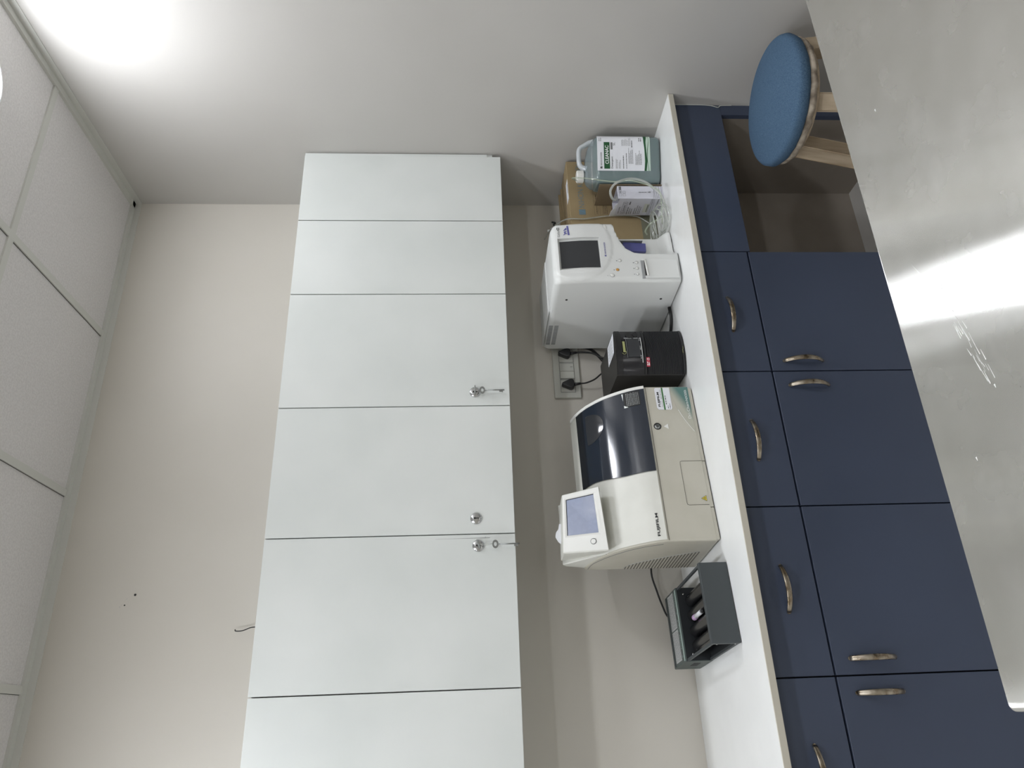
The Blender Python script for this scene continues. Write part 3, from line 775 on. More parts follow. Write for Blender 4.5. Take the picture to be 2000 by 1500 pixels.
    bmesh.ops.bevel(b, geom=b.edges[:], offset=.004, segments=3, affect='EDGES', profile=.5)
    m.merge(b, plas2); mon = m.build('monitor', plas2, t, sharp=40)
    m = MB(); m.prism([(.004, .100, .300), (.004, .135, .345), (.004, .200, .425), (.004, .215, .415), (.004, .236, .352), (.004, .16, .33)], (.190, 0, 0), plas2, bev=.003); m.build('monitor_neck', plas2, t)
    # bezel frame
    u0, u1, v0, v1 = .285, .885, .175, .885
    m = MB()
    o = [P3(.02, .02, .0012), P3(.98, .02, .0012), P3(.98, .98, .0012), P3(.02, .98, .0012)]
    e_ = [P3(u0-.035, v0-.05, .0016), P3(u1+.03, v0-.05, .0016), P3(u1+.03, v1+.05, .0016), P3(u0-.035, v1+.05, .0016)]
    i_ = [P3(u0, v0, .0002), P3(u1, v0, .0002), P3(u1, v1, .0002), P3(u0, v1, .0002)]
    for A, B_ in ((o, e_), (e_, i_)):
        for k in range(4): m.poly([A[k], A[(k+1) % 4], B_[(k+1) % 4], B_[k]])
    m.build('bezel', plasw, mon, recalc=False)
    m = MB(); m.poly([P3(u0, v0, .0006), P3(u1, v0, .0006), P3(u1, v1, .0006), P3(u0, v1, .0006)]); m.build('touch_screen', screen2, mon, recalc=False)
    m = MB()
    for A, B_ in (((u0, v1), (u1, v1)), ((u1, v0), (u1, v1))):
        m.tube([P3(*A, .0010), P3(*B_, .0010)], .0010, inkd, 6)
    m.build('screen_seal', inkd, mon)
    c = P3(.155, .31, .0014)
    ex = (RB-LB).normalized(); ey = n.cross(ex).normalized()
    m = MB(); ring = lambda r, d: [c+ex*r*cos(2*pi*k/28)+ey*r*sin(2*pi*k/28)+n*d for k in range(28)]
    m.gridmesh([ring(.0088, 0), ring(.0088, .0016), ring(.0074, .0018)], inkg, True, closed=True); V = m.gridmesh([ring(.0073, .0016), ring(.0060, .0026)], plasw, True, closed=True); f = m.bm.faces.new(V[-1]); f.material_index = m.mi(plasw)
    m.build('power_button', plasw, mon)
    m = MB(); m.poly([P3(.155, .50, .0016)+ex*.0018*cos(k*pi/4)+ey*.0018*sin(k*pi/4) for k in range(8)]); m.build('status_light', inkd, mon, recalc=False)
    return t
chem_analyser()
# torn paper slip behind the monitor
m = MB()
m.prism([(-1.462, -.262, 1.272), (-1.470, -.262, 1.288), (-1.462, -.262, 1.297), (-1.448, -.262, 1.3045), (-1.434, -.262, 1.302), (-1.424, -.262, 1.294), (-1.408, -.262, 1.291), (-1.407, -.262, 1.28)], (0, .0006, 0), paper)
tag(m.build('paper_slip', paper), 'torn white paper slip sticking up behind the small tilted touch screen', 'paper')

# ================================================================== UPS
def ups():
    t = thing('power_supply', 'black upright uninterruptible power supply with ribbed front between the two analysers', 'power supply', (-.954, -.363, ZC), 0)
    W, D, HH = .156, .262, .224
    def front(x, lift=0):  # bulged front
        u = (x/W)*2-1; return -.014*(1-u*u)+.006*u**4 - lift
    m = MB()
    xs = [W*i/24 for i in range(25)]
    ol = [(x, front(x)+.012) for x in xs]+[(W, D), (0, D)]
    m.prism([(x, y, .004) for x, y in ol], (0, 0, HH-.004), blackm, bev=.0)
    m.build('case', blackm, t)
    # ribbed lower front
    m = MB(); rows = []
    z = .012; nr = 27; pitch = (.128-.012)/nr
    for i in range(nr):
        for dz, l in ((.0, .0), (.0006, .0026), (pitch*.5, .0030), (pitch*.62, .0)):
            rows.append([(x, front(x, l)+.004, z+i*pitch+dz) for x in xs])
    V = m.gridmesh(rows, black, False); m.build('ribbed_front', black, t, recalc=True)
    for z0, z1 in ((.003, .012), (.128, .137), (.205, .2235)):
        m = MB(); G = [[(x, front(x, l)+.004, z) for x in xs] for z, l in ((z0, -.004), (z0+.001, .0035), (z1-.001, .0035), (z1, -.004))]
        m.gridmesh(G, black, False); m.build('front_band', black, t)
    G = [[(x, front(x, .0005)+.003, z) for x in xs] for z in (.137, .205)]
    m = MB(); m.gridmesh(G, blackg, True); fp = m.build('display_panel', blackg, t)
    m = MB(); G = [[(x, front(x, .0032)+.003, z) for x in xs if .050 < x < .118] for z in (.146, .187)]; m.gridmesh(G, screen, True); m.build('display', screen, fp)
    m = MB()
    for a, b, z0, z1 in ((.118, .1245, .150, .196), (.050, .118, .189, .191)): m.gridmesh([[(x, front(x, .0034)+.003, z) for x in (a, (a+b)/2, b)] for z in (z0, z1)], inkg, True)
    m.build('film_edge', inkg, fp, recalc=False)
    m = MB()
    for cx_, cz_, a_, b_ in ((.135, .178, .014, .010), (.138, .157, .011, .008), (.126, .168, .008, .005)):
        m.poly([(cx_+a_*cos(k*pi/8), front(min(W, cx_+a_*cos(k*pi/8)), .0036)+.003, cz_+b_*sin(k*pi/8)) for k in range(16)], inkd)
    m.build('film_bubbles', inkd, fp, recalc=False)
    m = MB(); G = [[(x, front(x, .0046)+.003, z) for x in xs if .03 < x < .125] for z in (.1415, .1433)]; m.gridmesh(G, inkw, False); m.build('white_legend', inkw, fp, recalc=False)
    m = MB(); scribble(m, .110, .122, .1455, front(.115, .0046)+.003, .0026, inkl); scribble(m, .076, .090, .1455, front(.083, .0046)+.003, .0026, inkl); scribble(m, .045, .058, .1455, front(.05, .0046)+.003, .0026, inkl); m.build('legend_print', inkl, fp, recalc=False)
    # faded gold brand mark: solid block with a tail loop
    m = MB(); G = [[(x, front(x, .0040)+.003, z) for x in (.068, .080, .092, .108)] for z in (.1955, .2030)]; m.gridmesh(G, gold, False)
    m.tube([(x, front(x, .0042)+.003, z) for x, z in ((.072, .194), (.064, .1945), (.061, .199), (.062, .204), (.066, .2065))], .0007, gold, 6); m.build('gold_brand_mark', gold, t)
    m = MB(); m.tube([(x, front(x, .0040)+.004, z) for x, z in ((.066, .0062), (.066, .0100), (.072, .0088), (.076, .0098), (.080, .0070), (.088, .0072))], .0006, gold, 6); m.build('gold_script', gold, t)
    m = MB(); G = [[(x, front(x, .0042)+.003, z) for x in (.020, .030, .040, .050)] for z in (.1195, .1305)]; m.gridmesh(G, red, False); st = m.build('red_sticker', red, t)
    m = MB(); scribble(m, .022, .037, .1215, front(.030, .0055)+.003, .0028, inkw); scribble(m, .022, .037, .1265, front(.030, .0055)+.003, .0028, inkw)
    m.tube([(.0435+.0032*cos(k*pi/6), front(.0435, .0050)+.003, .125+.0034*sin(k*pi/6)) for k in range(13)], .0007, inkw, 6); m.build('sticker_print', inkw, st)
    # top label
    m = MB(); z = HH+.0006
    P = [(.153, .012, z), (.150, .117, z), (.083, .125, z), (.087, .025, z)]
    m.poly(P, paper); lb = m.build('top_label', paper, t)
    m = MB()
    for i in range(5):
        x = .092+i*.011; m.poly([(x, .04, z+.0004), (x+.003, .04, z+.0004), (x+.003, .105, z+.0004), (x, .105, z+.0004)], inkl)
    m.build('print_lines', inkl, lb, recalc=False)
    for x in (.02, .136):
        for y in (.03, .23): m = MB(); m.cyl((x, y, 0), (x, y, .005), .009, rubber, 12); m.build('rubber_foot', rubber, t)
ups()

# ================================================================== SWITCH BOARD + PLUGS + CABLES
def switchboard():
    t = thing('switch_board', 'grey-white wall plate with two sockets and two rocker switches above the power supply', 'socket', (-.74, -.001, 1.193), 0)
    m = MB(); m.box(-.14, .14, -.012, 0, -.0475, .0505, switchm, bev=.003, seg=3); m.build('wall_plate', switchm, t)
    def module(x0, x1, nm, proud):
        mm = MB(); mm.box(x0, x1, -.0135-proud, -.011, -.026, .026, switchm, bev=.0012, seg=2)
        return mm.build(nm, switchm, t)
    module(-.118, -.070, 'socket', 0); module(-.014+.018, .052, 'socket', 0)
    s1 = module(-.064, -.0355, 'rocker_switch', .003); s2 = module(-.0345, -.003, 'rocker_switch', .003)
    m = MB(); m.box(-.0185, -.0175, -.0170, -.0160, -.022, -.013); m.build('switch_mark', inkd, s2)
    for a, b in ((-.0665, -.0005), (-.1195, -.0685), (.0025, .0535)):
        mm = MB(); 
        for q in ((a, a+.001, -.0275, .0275), (b-.001, b, -.0275, .0275), (a, b, -.0275, -.0265), (a, b, .0265, .0275)): mm.box(q[0], q[1], -.0128, -.0118, q[2], q[3])
        mm.build('module_gap', inkg, t)
switchboard()
def plug(x, z, label, path, cr):
    t = thing('plug', label, 'plug', (x, -.0145, z), 0, 'black plugs in the wall sockets')
    m = MB()
    b = bmesh.new(); out = [(-.021, -.014), (-.015, -.020), (-.006, -.021), (.006, -.021), (.015, -.020), (.021, -.014), (.021, -.006), (.012, .010), (.006, .022), (0, .025), (-.006, .022), (-.012, .010), (-.021, -.006)]
    m.prism([(a*.88, 0, c) for a, c in out], (0, -.026, 0), black, bev=.004, seg=3)
    m.build('plug_body', black, t, sharp=50)
    m = MB(); m.tube([(0, -.014, -.019), (0, -.016, -.030), (.001, -.018, -.044)], .0062, black, 12, r1=.0045); m.build('strain_relief', black, t)
    P = [(.001, -.018, -.043)]+path
    m = MB(); m.tube(spline(P, 8), cr, cable, 10); m.build('cable', cable, t)
plug(-.707, 1.199, 'black plug in the right socket, beside the white analyser', [(-.002, -.025, -.07), (-.014, -.04, -.10), (-.034, -.045, -.130), (-.048, -.05, -.165), (-.054, -.055, -.22), (-.056, -.06, -.28), (-.056, -.065, -.325)], .0036)
plug(-.834, 1.193, 'black plug in the left socket, beside the two rocker switches', [(.001, -.024, -.065), (.012, -.03, -.095), (.030, -.038, -.120), (.046, -.045, -.150), (.053, -.05, -.20), (.052, -.055, -.26), (.05, -.06, -.320)], .0030)
m = MB(); m.tube(spline([(-.668, -.012, 1.150), (-.674, -.014, 1.122), (-.694, -.030, 1.097), (-.725, -.045, 1.078), (-.76, -.05, 1.05), (-.79, -.05, .98), (-.80, -.05, .872)]), .0058, cable, 12)
tag(m.build('power_cable', cable), 'thick black cable curving down behind the black power supply', 'cable')
m = MB(); m.tube(spline([(-.674, -.30, .868), (-.71, -.30, .866), (-.745, -.28, .866), (-.79, -.22, .866), (-.805, -.12, .866)], 6), .0052, cable, 12)
tag(m.build('floor_cable', cable), 'black cable lying on the worktop between the white analyser and the power supply', 'cable')
m = MB(); m.tube(spline([(-1.46, -.10, .975), (-1.52, -.035, .970), (-1.575, -.020, .955), (-1.62, -.020, .943), (-1.655, -.022, .930), (-1.665, -.028, .905)], 6), .0030, cable, 10)
tag(m.build('thin_cable', cable), 'thin black cable on the wall between the cream analyser and the tube mixer', 'cable')

# ================================================================== TUBE ROLLER MIXER
def mixer():
    t = thing('tube_mixer', 'dark grey blood tube roller mixer with four black rollers at the left on the worktop', 'mixer', (-1.782, -.465, ZC), 5.2)
    W, HH = .2125, .080
    yb, ye, hb = .258, .392, .082
    m = MB(); m.box(0, W, 0, .003, .002, HH, bev=.001, seg=1); m.box(0, W, .003, .016, HH-.003, HH-.0005); m.box(0, .0025, .003, .014, .004, HH-.003); m.box(W-.0025, W, .003, .014, .004, HH-.003)
    m.build('front_plate', gunm, t)
    for x in (.001, W-.008):
        m = MB(); m.box(x, x+.007, .016, yb+.001, HH-.009, HH-.003); m.build('top_rail', gunm, t)
        m = MB(); m.box(x, x+.007, .016, yb+.001, .003, .010); m.build('bottom_rail', gunm, t)
    m = MB(); m.box(.008, W-.008, .012, yb, .003, .006); m.build('tray', darkin, t)
    m = MB(); m.box(0, W, yb, ye, .002, hb, gunm2, bev=.002); 
    m.build('motor_box', gunm, t).data.materials[0] = gunm2
    m = MB(); m.box(.002, W-.002, yb-.0012, yb-.0002, .006, hb-.004); m.build('box_front', darkin, t)
    m = MB(); m.box(.004, W-.004, ye-.020, ye-.012, hb-.0004, hb+.0016); m.build('top_ledge', gunm, t)
    m = MB(); m.box(.004, W-.006, yb+.004, yb+.012, hb-.0004, hb+.0008); m.build('pale_strip', teal, t).data.materials[0] = mat('pale_green_strip', (.33, .42, .38), .5)
    z = hb+.0006
    for a, b in ((.010, .098), (.102, .206)):
        m = MB(); m.poly([(a, yb+.034, z), (b, yb+.034, z), (b, yb+.100, z), (a, yb+.100, z)]); lb = m.build('instruction_label', inkl, t, recalc=False); lb.data.materials[0] = mat('silver_label', (.40, .41, .40), .45)
        m = MB(); rnd = random.Random(int(a*1000))
        for i in range(8):
            y = yb+.039+i*.0075; x = a+.004
            while x < b-.006:
                l = rnd.uniform(.003, .012); l = min(l, b-.004-x); m.poly([(x, y, z+.0003), (x+l, y, z+.0003), (x+l, y+.0022, z+.0003), (x, y+.0022, z+.0003)], inkg); x += l+.002
        m.build('print_lines', inkg, lb, recalc=False)
    m = MB(); rnd = random.Random(5); x = .016   # row of block letters along the front of the top
    while x < .196:
        l = rnd.uniform(.004, .006); m.poly([(x, yb+.020, z), (x+l, yb+.020, z), (x+l, yb+.027, z), (x, yb+.027, z)], MAT['pale_green_strip'] if rnd.random() < .8 else inkg)
        m.poly([(x+.0012, yb+.0215, z+.0002), (x+l-.001, yb+.0215, z+.0002), (x+l-.001, yb+.0255, z+.0002), (x+.0012, yb+.0255, z+.0002)], gunm2); x += l+.0022
    m.build('heading_print', inkl, t, recalc=False)
    for i in range(4):
        x = .040+i*.0435; rows = []
        m = MB(); n = 34; pr = []
        y0 = .020; y1 = yb-.003
        pr.append((.006, y0-.004)); pr.append((.0165, y0))
        for k in range(80):
            pr.append((.0186+.0005*(k % 2), y0+.004+(y1-y0-.012)*k/79))
        pr += [(.0165, y1-.003), (.010, y1)]
        m.lathe(pr, ribm, 28, (x, 0, .040), 'Y')
        m.build('roller', ribm, t)
    for x, z_ in ((.192, .060), (.020, .058), (.064, .014), (.150, .014)):
        m = MB(); m.lathe([(.0002, -.0042), (.0022, -.0038), (.0034, -.0020), (.0036, .0005)], chrome, 14, (x, yb-.0012, z_), 'Y'); m.build('screw', chrome, t)
    for z_ in (.065, .016):
        m = MB(); m.lathe([(.0002, -.002), (.0018, -.0018), (.0026, 0)], chrome, 12, (0, .010, z_), 'X'); m.build('screw', chrome, t)
    m = MB(); m.box(-.0006, .0006, yb+.03, yb+.075, .030, .050); m.build('side_plate', darkin, t)
    for x in (.02, W-.02):
        for y, h_ in ((yb+.02, .0025), (ye-.02, .0025), (.014, .0035)): m = MB(); m.cyl((x, y, 0), (x, y, h_), .006, rubber, 12); m.build('rubber_foot', rubber, t)
    return t
mixer()
def blood_tube():
    a = radians(5.2); ex = Vector((cos(a), sin(a), 0)); ey = Vector((-sin(a), cos(a), 0)); O = Vector((-1.782, -.465, ZC))
    p = O+ex*.1055+ey*.128+Vector((0, 0, .0605))
    t = thing('sample_tube', 'small white labelled sample tube with a lilac cap lying between two rollers', 'tube', p, 5.2)
    m = MB(); m.lathe([(.0002, -.036), (.003, -.035), (.0062, -.030), (.0062, .034)], paper, 20, (0, 0, 0), 'Y'); m.build('labelled_body', paper, t)
    m = MB(); m.lathe([(.0062, .034), (.0078, .0345), (.0080, .052), (.0070, .0535), (.0002, .0535)], lilac, 20, (0, 0, 0), 'Y'); m.build('cap', lilac, t)
    m = MB(); m.lathe([(.0002, -.0375), (.0035, -.0370), (.0058, -.0330), (.0061, -.026), (.0064, -.026), (.0064, -.030)], rubber, 20, (0, 0, 0), 'Y'); m.build('blood_end', rubber, t)
blood_tube()

# ================================================================== DETERGENT CAN
def jug():
    t = thing('detergent_can', 'five litre translucent can of green detergent with a white label and handle', 'can', (-.2215, -.403, ZC), -20)
    W, D = .176, .112
    def rr(x0, x1, y0, y1, r, z, n=6):
        out = []
        for cx_, cy_, a0 in ((x1-r, y0+r, -90), (x1-r, y1-r, 0), (x0+r, y1-r, 90), (x0+r, y0+r, 180)):
            out += [(cx_+r*cos(radians(a0+90*i/n)), cy_+r*sin(radians(a0+90*i/n)), z) for i in range(n+1)]
        return out
    def body(mm, e, ztop, mt):
        L_ = [(.001, .012), (.006, .004), (.016, .0), (.222, .0), (.231, .002), (.236, .006)]
        rows = [rr(i+e, W-i-e, i+e, D-i-e, .018, z) for z, i in L_ if z <= ztop]
        if ztop > .25:
            rows += [rr(.004+e, W-.012-e, .014+e, D-.014-e, .018, .246), rr(.010+e, W-.034-e, .026+e, D-.026-e, .016, .258), rr(.018+e, W-.070-e, .036+e, D-.036-e, .012, .266), rr(.022+e, .070, .040, D-.040, .010, .269)]
        else: rows.append(rr(.0+e, W-e, e, D-e, .018, ztop))
        rows[0] = [(x, y, max(z, .001+e)) for x, y, z in rows[0]]
        V = mm.gridmesh(rows, mt, True, closed=True); mm.bm.faces.new(V[0][::-1]); mm.bm.faces.new(V[-1])
    m = MB(); body(m, 0, .3, jugm); cont = m.build('container', jugm, t, sharp=50)
    m = MB(); body(m, .0022, .229, jugl); m.build('detergent', jugl, t, sharp=50)
    yc = D/2
    m = MB(); m.lathe([(.019, .258), (.0205, .262), (.0205, .266), (.018, .268), (.0175, .275)], jugm, 28, (.042, yc, 0)); m.build('neck', jugm, t)
    m = MB(); G = []
    for z, k in ((.274, 0), (.275, 1), (.296, 1), (.2985, .4), (.2985, -1)):
        n = 48; G.append([(.042+(.0215+(.0008 if (j % 2) else 0)*(k == 1))*cos(2*pi*j/n)*(.93 if k in (0, .4) else (.02 if k < 0 else 1)), yc+(.0215+(.0008 if (j % 2) else 0)*(k == 1))*sin(2*pi*j/n)*(.93 if k in (0, .4) else (.02 if k < 0 else 1)), z) for j in range(n)])
    V = m.gridmesh(G, plasw, False, closed=True); m.bm.faces.new(V[0][::-1]); m.build('cap', plasw, t)
    hm = see_through('handle_plastic', (.74, .78, .80), .88)
    m = MB(); m.tube(spline([(.070, yc, .262), (.076, yc, .277), (.088, yc, .2865), (.110, yc, .2885), (.136, yc, .2880), (.149, yc, .282), (.158, yc, .268), (.168, yc, .250), (.170, yc, .236)], 6), lambda q: .0085+.004*(2*q-1)**4, hm, 16, flat=1.25, up=(0, 1, 0)); m.build('handle', hm, t)
    # label wrapped on the front and the right corner
    def lab(x):   # front point following the rounded right corner
        r = .018; xe = W-r
        if x <= xe: return (x, -.0008)
        a = min((x-xe)/r, pi/2); return (xe+(r+.0008)*sin(a), r-(r+.0008)*cos(a))
    def lfn(x, z, e=.0004):
        a, b = lab(x); return (a, b-e, z)
    xs = [.044, .08, .12, .150, .158]+[.158+.0028*i for i in range(1, 9)]
    m = MB(); m.gridmesh([[lfn(x, z, 0) for x in xs] for z in (.061, .231)], paper, True); lb = m.build('label', paper, t)
    m = MB()
    G = [[lfn(x, .040, 0) for x in xs], [lfn(x, .061+.0*x, 0) for x in xs]]; m.gridmesh(G, mat('pale_green_ink', (.50, .62, .53), .5), True)
    m.gridmesh([[lfn(x, .053+.003*sin(x*55), .0003) for x in xs], [lfn(x, .0615+.003*sin(x*40+1), .0003) for x in xs]], green, True)
    m.gridmesh([[lfn(x, .048+.003*sin(x*60+2), .0003) for x in xs], [lfn(x, .0495+.003*sin(x*58+2), .0003) for x in xs]], green, True)
    m.build('green_waves', green, lb, recalc=False)
    m = MB(); m.gridmesh([[lfn(x, z) for x in (.051, .052, .10, .148, .149)] for z in (.186, .207)], green, True); m.build('green_banner', green, lb, recalc=False)
    lettering('CLEANAC', lambda u, v: lfn(.0685+u, .190+v, .0008), .068, .0128, inkw, lb, bold=.02)
    m = MB(); label_mark(m, .052, .2135, .0075, 0, inkd)
    for v in m.bm.verts: v.co = Vector(lfn(v.co.x, v.co.z, .0006))
    m.build('company_mark', inkd, lb, recalc=False)
    lettering('NIHON KOHDEN', lambda u, v: lfn(.063+u, .2145+v, .0006), .048, .0055, inkg, lb, bold=.01)
    lettering('Detergent', lambda u, v: lfn(.052+u, .1735+v, .0006), .044, .0085, inkg, lb, bold=.015)
    lettering('5L', lambda u, v: lfn(.1365+u, .1660+v, .0006), .012, .0075, inkg, lb, bold=.01)
    m = MB(); m.gridmesh([[lfn(x, z) for x in (.122, .135, .148)] for z in (.1755, .1825)], inkg, True)
    rnd = random.Random(11)
    def lines(x0, x1, zz, h, n_, mt, dz):
        for i in range(n_):
            xe = x1-rnd.uniform(0, .35)*(x1-x0); x = x0
            while x < xe:
                l = min(rnd.uniform(.002, .007), xe-x)
                m.poly([lfn(x, zz-i*dz), lfn(x+l, zz-i*dz), lfn(x+l, zz-i*dz+h), lfn(x, zz-i*dz+h)], mt); x += l+.0012
    lines(.052, .095, .163, .0022, 2, inkl, .004); lines(.052, .090, .152, .0022, 2, inkl, .004)
    lines(.052, .110, .136, .0030, 1, inkg, .004); lines(.052, .128, .125, .0026, 1, inkg, .004)
    lines(.070, .128, .117, .0020, 5, inkl, .0036); lines(.066, .120, .092, .0020, 7, inkl, .0034)
    lines(.136, .166, .141, .0018, 8, inkl, .0042); lines(.130, .160, .104, .0036, 1, inkg, .005)
    lines(.152, .168, .222, .0030, 2, inkl, .006); lines(.152, .168, .078, .0030, 2, inkg, .006)
    m.build('print_lines', inkl, lb, recalc=False)
jug()

# ================================================================== SMALL WHITE BOX, CARDBOARD, CARTON
def white_box():
    t = thing('reagent_box', 'small white printed reagent box with opened top flap in front of the brown carton', 'box', (-.2865, -.397, ZC), -4)
    W, D, HH = .0525, .102, .163
    m = MB(); th = .0008
    m.box(0, W, 0, th, .0005, HH); m.box(0, W, D-th, D, .0005, HH); m.box(0, th, th, D-th, .0005, HH-.004); m.box(W-th, W, th, D-th, .0005, HH); m.box(th, W-th, th, D-th, .0005, .002)
    m.build('carton_body', paperb, t)
    m = MB(); m.prism([(.0, 0, HH), (W, 0, HH), (W, .030, HH-.012), (0, .026, HH-.006)], (0, .001, .001), paperb); m.build('front_flap', paperb, t)
    m = MB(); m.prism([(0, .030, HH-.004), (0, D, HH-.004), (-.004, D, HH+.016), (-.002, .072, HH+.013), (-.001, .058, HH+.003), (0, .045, HH+.006)], (.0008, 0, 0), paper); m.build('torn_side_flap', paper, t)
    y = -.0006; m = MB()   # front print: symbol squares and a line running sideways
    for i, (a, b) in enumerate(((.034, .150), (.022, .150), (.010, .150), (.022, .136), (.010, .136))):
        s = .009
        for q in ((a, a+s, b, b+.0006), (a, a+s, b+s, b+s+.0006), (a, a+.0006, b, b+s), (a+s, a+s+.0006, b, b+s)): m.poly([(q[0], y, q[2]), (q[1], y, q[2]), (q[1], y, q[3]), (q[0], y, q[3])], inkg)
    m.poly([(.0245, y-.0002, .1525), (.029, y-.0002, .1525), (.0268, y-.0002, .158)], inkd); m.poly([(.0365, y-.0002, .152), (.041, y-.0002, .152), (.041, y-.0002, .157), (.0365, y-.0002, .157)], inkd)
    m.poly([(.042, y, .150), (.050, y, .150), (.050, y, .158), (.042, y, .158)], inkg)
    for z0 in (.060, .070, .080): m.poly([(.026, y, z0), (.028, y, z0), (.028, y, z0+.0085), (.026, y, z0+.0085)], inkg)
    m.poly([(.0245, y, .046), (.0300, y, .046), (.0280, y, .056), (.0262, y, .056)], inkg)
    for k in range(6):
        z0 = .006+k*.006; m.poly([(.001, y, z0), (W-.001, y, z0+.004*sin(k*2.1)), (W-.001, y, z0+.0009+.004*sin(k*2.1)), (.001, y, z0+.0009)], inkg)
    m.build('front_print', inkg, t, recalc=False)
    x = -.0006
    def sf(u, v): return lambda a, b: (x-.0002, u-a, v+b)     # left side; writing runs towards the front
    lettering('NIHON KOHDEN', sf(.090, .146), .040, .005, inkd, t)
    m = MB()
    for q in ((.020, .092, .124, .1248), (.020, .092, .139, .1398), (.020, .0208, .124, .1398), (.0912, .092, .124, .1398)): m.poly([(x, q[0], q[2]), (x, q[1], q[2]), (x, q[1], q[3]), (x, q[0], q[3])], inkd)
    rnd = random.Random(9)
    for zz, u0, u1, h in ((.115, .094, .050, .004), (.108, .094, .058, .003), (.101, .094, .060, .003), (.090, .094, .055, .003), (.083, .094, .040, .003), (.076, .094, .045, .0025), (.070, .094, .050, .0025)):
        u = u0
        while u > u1:
            l = min(rnd.uniform(.003, .009), u-u1); m.poly([(x, u, zz), (x, u-l, zz), (x, u-l, zz+h), (x, u, zz+h)], inkg); u -= l+.0015
    for k in range(8):
        z0 = .004+k*.0055; a_ = .006*sin(k*1.7); m.poly([(x, .100, z0), (x, .002, z0+a_+.003), (x, .002, z0+a_+.0039), (x, .100, z0+.0009)], inkg)
    m.build('side_print', inkg, t, recalc=False)
    lettering('CLEANAC·3', sf(.088, .1275), .062, .0085, inkd, t)
    lettering('100ml', sf(.036, .113), .018, .006, inkd, t, bold=.02)
    m = MB(); m.poly([(x-.0003, .082, .044), (x-.0003, .030, .044), (x-.0003, .030, .062), (x-.0003, .082, .062)], mat('off_white_sticker', (.55, .56, .50), .6)); lb = m.build('batch_sticker', MAT['off_white_sticker'], t, recalc=False)
    m = MB(); u = .078
    while u > .036: l = rnd.uniform(.0006, .0022); m.poly([(x-.0005, u, .046), (x-.0005, u-l, .046), (x-.0005, u-l, .0505), (x-.0005, u, .0505)], inkd); u -= l+.0010
    m.build('bar_code', inkd, lb, recalc=False)
white_box()
m = MB(); m.box(-.2245, -.2220, -.396, -.2815, ZC, 1.085)
tag(m.build('cardboard_panel', card2), 'upright brown cardboard panel wedged between the small white box and the can', 'cardboard')
def carton():
    t = thing('carton', 'large brown cardboard carton with blue printing, behind the detergent can', 'box', (-.2075, -.2795, ZC), 0)
    x0, x1, D, HH = -.193, .193, .140, .317
    m = MB(); m.box(x0, x1, 0, D, .0, HH, card, bev=.0015, seg=1); m.build('carton_body', card, t)
    m = MB(); m.box(x0+.001, x1-.001, -.0006, .0, .001, .058); m.build('tape_band', tape, t)
    m = MB(); m.box(x0+.002, x1-.002, D*.45, D*.55, HH, HH+.0012); m.build('top_flap_edge', card2, t)
    fn = front_fn(-.026, .262, 0, .0008)
    lettering('NIHON KOHDEN', fn, .205, .021, mat('blue_carton_ink', (.13, .19, .22), .7), t, bold=-.01)
    m = MB(); label_mark(m, -.058, .260, .024, -.0008, MAT['blue_carton_ink']); m.poly([(-.058, -.0006, .260), (-.034, -.0006, .260), (-.034, -.0006, .284), (-.058, -.0006, .284)], mat('pale_blue_ink', (.12, .22, .28), .7)); m.build('company_mark', MAT['pale_blue_ink'], t, recalc=False)
    m = MB(); y = -.0006; ink = mat('faint_brown_ink', (.12, .085, .05), .8)
    for a, b, z0, z1 in ((-.060, .075, .212, .226), (-.060, .055, .196, .205), (-.060, .015, .172, .196)):
        for q in ((a, b, z0, z0+.0006), (a, b, z1, z1+.0006), (a, a+.0006, z0, z1), (b, b+.0006, z0, z1)): m.poly([(q[0], y, q[2]), (q[1], y, q[2]), (q[1], y, q[3]), (q[0], y, q[3])], ink)
    for z0 in (.216, .190, .184, .178, .160, .154): scribble(m, -.054, .035, z0, y, .0028, ink)
    m.build('print_lines', ink, t, recalc=False)
    m = MB(); m.box(.020, .110, .004, .040, HH, HH+.0008, paper); m.box(.050, .090, .008, .012, HH+.0009, HH+.0012, inkd); m.build('top_label', paper, t)
carton()
for k, (y, h, x0, x1) in enumerate(((-.128, .321, -.37, -.020), (-.105, .327, -.40, -.030), (-.078, .322, -.39, -.022))):
    m = MB(); m.box(x0, x1, y, y+.006, ZC, ZC+h); m.box(x0+.001, x1-.001, y+.0062, y+.010, ZC, ZC+h-.008)
    tag(m.build('flattened_carton', card), ['flattened brown cardboard sheet directly behind the big carton', 'tallest flattened cardboard sheet standing behind the big carton', 'flattened cardboard sheet nearest the wall behind the big carton'][k], 'cardboard', 'flattened cardboard sheets behind the carton')
t = thing('bottle_connector', 'grey-white plastic connector with a black clip on top of the flattened cardboard', 'connector', (-.195, -.088, 1.202))
m = MB(); m.lathe([(.012, 0), (.014, .004), (.014, .020), (.011, .024), (.005, .025), (.005, .036), (.0003, .037)], plas, 20); m.build('connector_body', plas, t)
m = MB(); m.tube(spline([(.010, -.006, .006), (.022, -.012, .012), (.030, -.012, .006), (.034, -.012, .020)]), .0035, black, 8); m.build('clip', black, t)

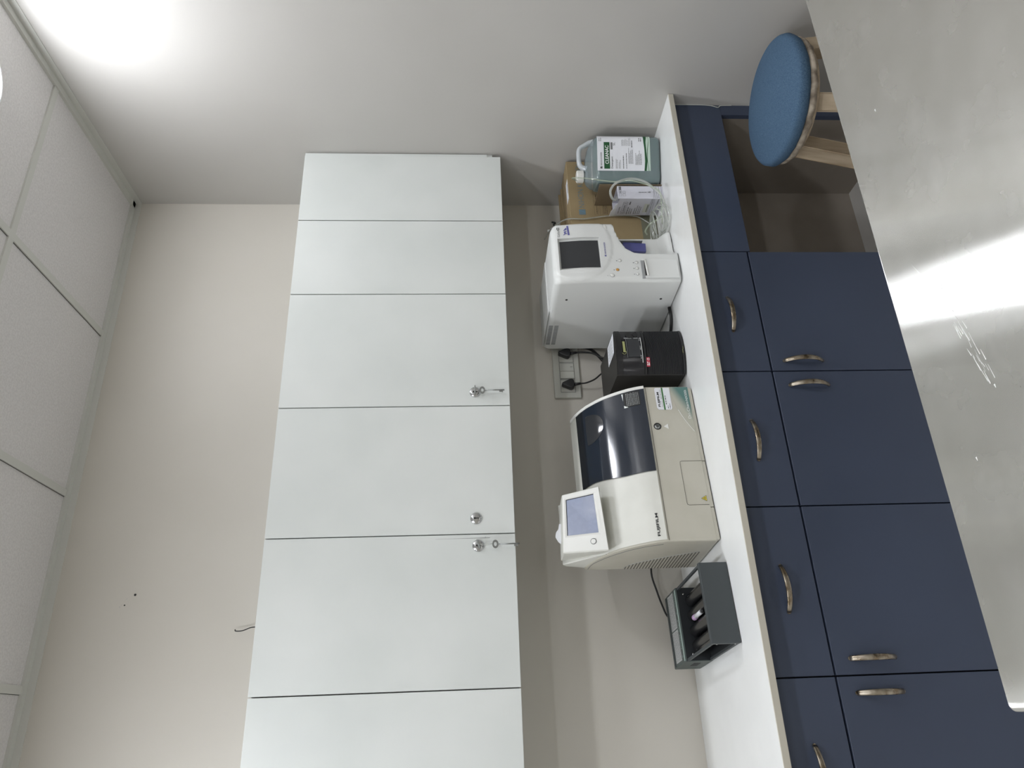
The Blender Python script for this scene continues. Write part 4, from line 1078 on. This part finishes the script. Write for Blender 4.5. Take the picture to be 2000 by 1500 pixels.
# ================================================================== TUBES
def tube(name, label, pts, r, mt, n=8):
    m = MB(); m.tube(spline(pts, 7), r, mt, n); tag(m.build(name, mt), label, 'tube', None)
tube('clear_tube', 'thick clear tube arching from the small white box down to the worktop',
     [(-.262, -.36, 1.012), (-.275, -.39, 1.028), (-.303, -.412, 1.035), (-.315, -.43, 1.053), (-.303, -.45, 1.063), (-.287, -.46, 1.056), (-.277, -.47, 1.040), (-.263, -.47, 1.008), (-.261, -.47, .977), (-.274, -.47, .942), (-.300, -.47, .917), (-.319, -.46, .892), (-.339, -.45, .881), (-.351, -.43, .8725), (-.375, -.40, .8665), (-.401, -.38, .866)], .0042, tubem)
tube('green_tube', 'thin greenish tube running straight down from the white cap of the can',
     [(-.215, -.405, 1.166), (-.226, -.432, 1.186), (-.239, -.445, 1.135), (-.253, -.45, 1.08), (-.266, -.46, 1.035), (-.276, -.480, 1.0), (-.292, -.484, .955), (-.311, -.485, .919), (-.319, -.474, .898), (-.355, -.44, .888), (-.398, -.4, .882)], .0024, tubeg)
P = []; c = Vector((-.374, -.405, ZC+.004))
for i in range(14*5+1):
    k = i/14; a = 2*pi*k+2.6
    P.append(c+Vector(((.048+.005*sin(k*2.1))*cos(a)-.004*k, (.060-.005*cos(k*1.7))*sin(a)+.010*k, .004+.0055*k+.012*(1+sin(a+.6+k*.5)))))
m = MB(); m.tube(spline(P, 4), .0023, tubem, 8)
tag(m.build('tube_coil', tubem), 'coiled thin clear tube lying on the worktop beside the white analyser', 'tube')
tube('overhead_tube', 'clear tube hanging over the front edge of the brown carton',
     [(-.222, -.07, 1.250), (-.238, -.15, 1.236), (-.262, -.23, 1.210), (-.284, -.278, 1.188), (-.290, -.2875, 1.165), (-.290, -.2875, 1.126), (-.277, -.2875, 1.04), (-.277, -.2875, .943), (-.302, -.292, .905), (-.341, -.31, .885)], .0026, tubem)
tube('bent_tube', 'pale bent tube coming out of the coil beside the white analyser',
     [(-.404, -.345, .922), (-.394, -.355, .930), (-.378, -.375, .915), (-.375, -.395, .893), (-.372, -.42, .881)], .0028, tubeg)
